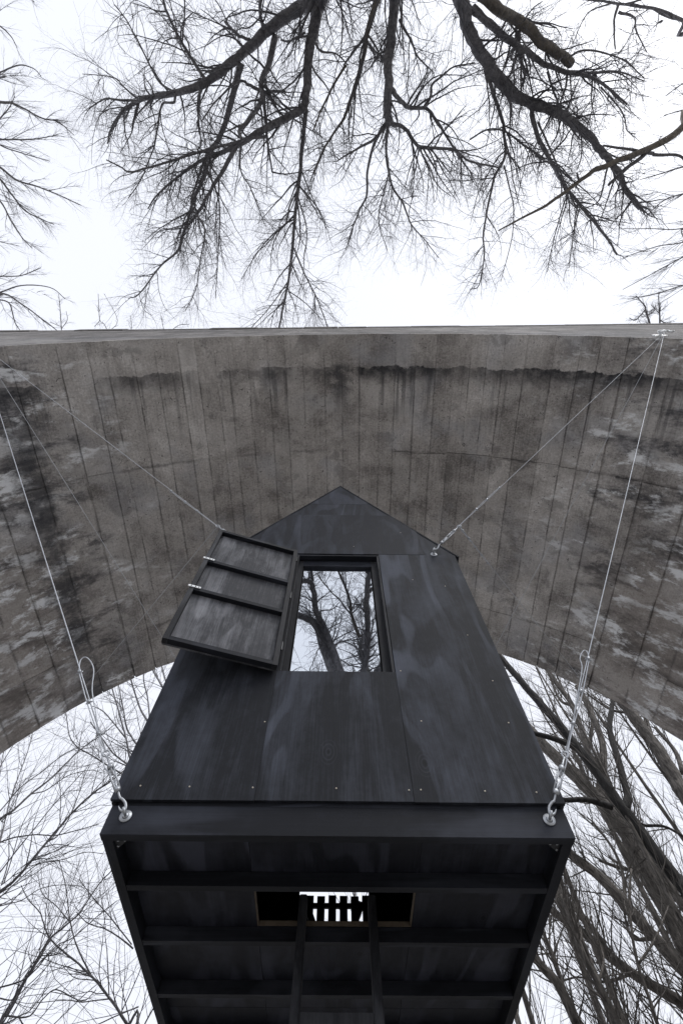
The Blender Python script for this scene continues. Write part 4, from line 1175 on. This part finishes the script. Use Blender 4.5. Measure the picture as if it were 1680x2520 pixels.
far_tree('slim twin-stemmed tree between the hut roof slope and the turnbuckle', 18.0,
         [([(1500, 1150), (1300, 880), (1200, 700), (1130, 540), (1060, 330), (960, 190), (900, 90)], 40, 18, 0), ([(1130, 540), (1150, 400), (1110, 290)], 20, 10, .2), ([(1060, 330), (1000, 300), (950, 180)], 16, 8, .1)],
         (110, 700, 2300))

# ---- beyond the arch, left: slender willows with long crossing shoots
SS = [(5.2, 16.5, .10, 21), (6.6, 15.2, .12, 20), (7.3, 18.4, .14, 23), (8.3, 14.2, .11, 19), (9.4, 17.2, .15, 22), (10.2, 15.6, .13, 20), (11.4, 18.6, .16, 23), (4.4, 18.8, .12, 22), (12.0, 15.0, .12, 19), (6.0, 20.5, .13, 24), (5.6, 13.2, .08, 15), (8.9, 20.6, .15, 25), (13.2, 17.4, .15, 22), (4.1, 15.2, .07, 17)]
for i_, (x_, y_, r_, h_) in enumerate(SS):
    ro = empty('slim_tree', (x_, y_, 0))
    tag(ro, 'slim straight stem with upswept shoots among the tall trees beyond the arch', 'tree', 'slim stems beyond the arch')
    lx, ly = rng.uniform(-.07, .03), rng.uniform(-.03, .05)
    P, Rr = limb([(0, 0, 0), (lx * h_ * .3 + rng.normal(0, .1), ly * h_ * .3, h_ * .3), (lx * h_ * .65 + rng.normal(0, .15), ly * h_ * .6, h_ * .65), (lx * h_, ly * h_, h_)], r_, .02, ro, M['bark_far'], 9, 'trunk', jit=.08)
    cw = Crown()
    a_ = cw.sprout([pk(P, Rr, 20)], 30, 26, 3.2, 9, .5, .024, .05, (-.01, 0, .04), tmin=.25, tend=.25)
    b_ = cw.sprout([a_], 110, 26, 1.7, 7, .6, .0090, .06, (0, 0, .04), tmin=.15, tend=.35)
    c_ = cw.sprout([a_, b_], 160, 28, .9, 5, .7, .0052, .07, (0, 0, .03), tmin=.15, tend=.5)
    cw.build(ro, M['twig_far'])

def z4(x, y): return x * .3487, y * .3487 + 1700
def z5(x, y): return x * .5357, y * .5357 + 1560
def willow(label, Y, items, gen, base, lens=(2.7, 1.3, .6), zone=z4, grp='slender willows beyond the arch', trop=(.01, 0, .03), caps=(.015, .0088, .0055)):
    return small_tree('willow', label, zone, items, None, base, Y=Y, mat='bark', twig='twig', grp=grp, gen=(int(gen[0] * .75), int(gen[1] * .5), int(gen[2] * .42)), lens=lens, caps=caps, scale=.3487 if zone is z4 else .5357, trop=trop, ang=(40, 42, 42), wig=.13, sides=7)
willow('slender willow rising from the bottom left corner with a crooked low side branch', 10.5,
       [([(-20, 2400), (40, 2300), (110, 2180), (200, 2010), (290, 1870), (355, 1750), (450, 1670), (560, 1570), (640, 1450), (720, 1340), (790, 1270)], 25, 7, 0, [(0, 0, 0), (.1, 0, 1.5)]),
        ([(60, 2295), (210, 2295), (300, 2180), (400, 2110), (580, 2190), (680, 2110)], 11, 5, -.1), ([(-60, 2120), (0, 2095), (160, 2045), (260, 1960), (400, 1800), (520, 1740), (700, 1580), (830, 1480)], 12, 5, .1), ([(0, 2170), (90, 2180), (200, 2080), (330, 1950), (470, 1760)], 9, 4, .2), ([(290, 1870), (420, 1850), (560, 1700), (660, 1590)], 8, 3, .1)],
       (130, 420, 800), (-5.6, 10.5, 0))
willow('willow leaning left from behind the hut with two long forked shoots', 11.5,
       [([(960, 2440), (900, 2352), (800, 2200), (700, 2070), (630, 2000), (560, 1930), (450, 1840), (350, 1740), (310, 1640), (280, 1560), (200, 1470), (150, 1370)], 23, 5, 0, [(0, 0, 0), (.1, 0, 1.5)]),
        ([(640, 2000), (580, 1880), (530, 1760), (500, 1640), (480, 1500), (460, 1350), (420, 1200)], 12, 5, .15), ([(940, 1820), (830, 1730), (740, 1680), (620, 1640), (540, 1560)], 11, 5, -.1), ([(930, 1790), (780, 1600), (650, 1450), (560, 1330)], 9, 5, .1), ([(500, 1640), (400, 1520), (300, 1430), (270, 1300)], 7, 4, .1), ([(980, 2230), (880, 2270), (700, 2350), (600, 2400)], 9, 6, 0)],
       (120, 420, 800), (-3.0, 11.5, 0))
willow('willow entering low on the left edge with thick arching shoots', 11.0,
       [([(-90, 1500), (0, 1420), (90, 1350), (200, 1230), (330, 1070), (430, 950), (560, 810), (690, 700), (780, 640), (880, 560)], 24, 10, 0, [(0, 0, 0), (.2, 0, 4)]), ([(-60, 1510), (0, 1462), (150, 1320), (280, 1220), (450, 1190), (600, 1140), (730, 1150)], 9, 4, .1),
        ([(-60, 1340), (0, 1280), (110, 1140), (230, 990), (360, 830), (480, 690), (600, 560)], 10, 5, .1), ([(-60, 1090), (0, 1070), (110, 1035), (260, 1015), (390, 1020), (560, 980), (700, 940)], 11, 5, -.1), ([(330, 1070), (420, 1010), (520, 830), (600, 600), (640, 520)], 9, 4, .1),
        ([(-60, 1540), (0, 1520), (150, 1480), (280, 1400), (420, 1370), (560, 1380), (660, 1420)], 8, 3, .1)],
       (170, 520, 1000), (-7.4, 11.0, 0))
willow('willow higher on the left edge, its shoots fanning under the arch', 12.5,
       [([(-80, 1010), (0, 910), (100, 840), (220, 730), (360, 620), (480, 500), (600, 390), (720, 310), (820, 230)], 23, 5, 0, [(0, 0, 0), (.2, 0, 5)]), ([(-60, 890), (0, 850), (150, 680), (300, 570), (450, 450), (560, 400), (640, 380)], 10, 4, .1), ([(-10, 1080), (10, 1040), (60, 820), (120, 640), (200, 420), (240, 260)], 11, 5, .1),
        ([(-60, 640), (0, 540), (60, 440), (150, 300)], 9, 4, .1), ([(-60, 560), (0, 450), (130, 330), (260, 230), (390, 170)], 8, 3, .1), ([(220, 730), (330, 700), (480, 600), (640, 560), (720, 580)], 8, 4, .1), ([(-60, 760), (0, 600), (30, 430), (120, 330)], 8, 4, 0)],
       (190, 560, 1000), (-9.0, 12.5, 0))
willow('slim tree behind the left turnbuckle with upright forked stems', 14.0,
       [([(980, 700), (880, 600), (720, 500), (640, 450), (540, 390), (490, 310), (470, 180), (450, 100)], 15, 5, 0, [(0, 0, 0), (0.2, 0, 6)]), ([(1100, 560), (960, 370), (900, 270), (870, 130), (850, 20), (830, -80)], 15, 6, .1), ([(980, 590), (900, 520), (800, 440), (720, 330), (640, 220)], 14, 6, .1), ([(900, 270), (860, 120), (760, 0)], 8, 4, .1)],
       (110, 420, 900), (-2.6, 14.0, 0), trop=(0, 0, .05))
willow('leggy bush of upright stems against the upper left wall of the hut', 13.0,
       [([(700, 700), (610, 600), (580, 480), (545, 350), (510, 230), (490, 150)], 12, 5, 0, [(0, 0, 0), (0, 0, 7)]), ([(740, 500), (690, 420), (640, 330), (600, 200), (590, 130)], 12, 5, .1), ([(790, 330), (740, 230), (700, 160), (690, 90)], 11, 5, .1), ([(690, 420), (680, 300), (660, 200), (670, 110)], 8, 4, .1), ([(760, 400), (770, 260), (740, 120), (760, 40)], 9, 4, .1), ([(580, 480), (480, 360), (420, 330)], 7, 3, .1)],
       (100, 420, 900), (-1.9, 13.0, 0), zone=z5, trop=(-.01, 0, .06))

ro = empty('slim_tree', (.25, 12.5, 0))
tag(ro, 'slim bushy tree seen through the white slots of the rear gate', 'tree')
P, Rr = limb([(0, 0, 0), (.1, 0, 2.5), (-.05, .1, 5), (.1, .1, 9)], .07, .02, ro, M['bark'], 8, 'trunk')
cg = Crown()
a_ = cg.sprout([pk(P, Rr, 16)], 60, 34, 1.8, 8, .5, .018, .1, (0, 0, .05), tmin=.2, tend=.3)
b_ = cg.sprout([a_], 320, 40, 1.0, 6, .6, .0085, .14, (0, 0, .03), tmin=.15, tend=.4)
cg.build(ro, M['twig'])
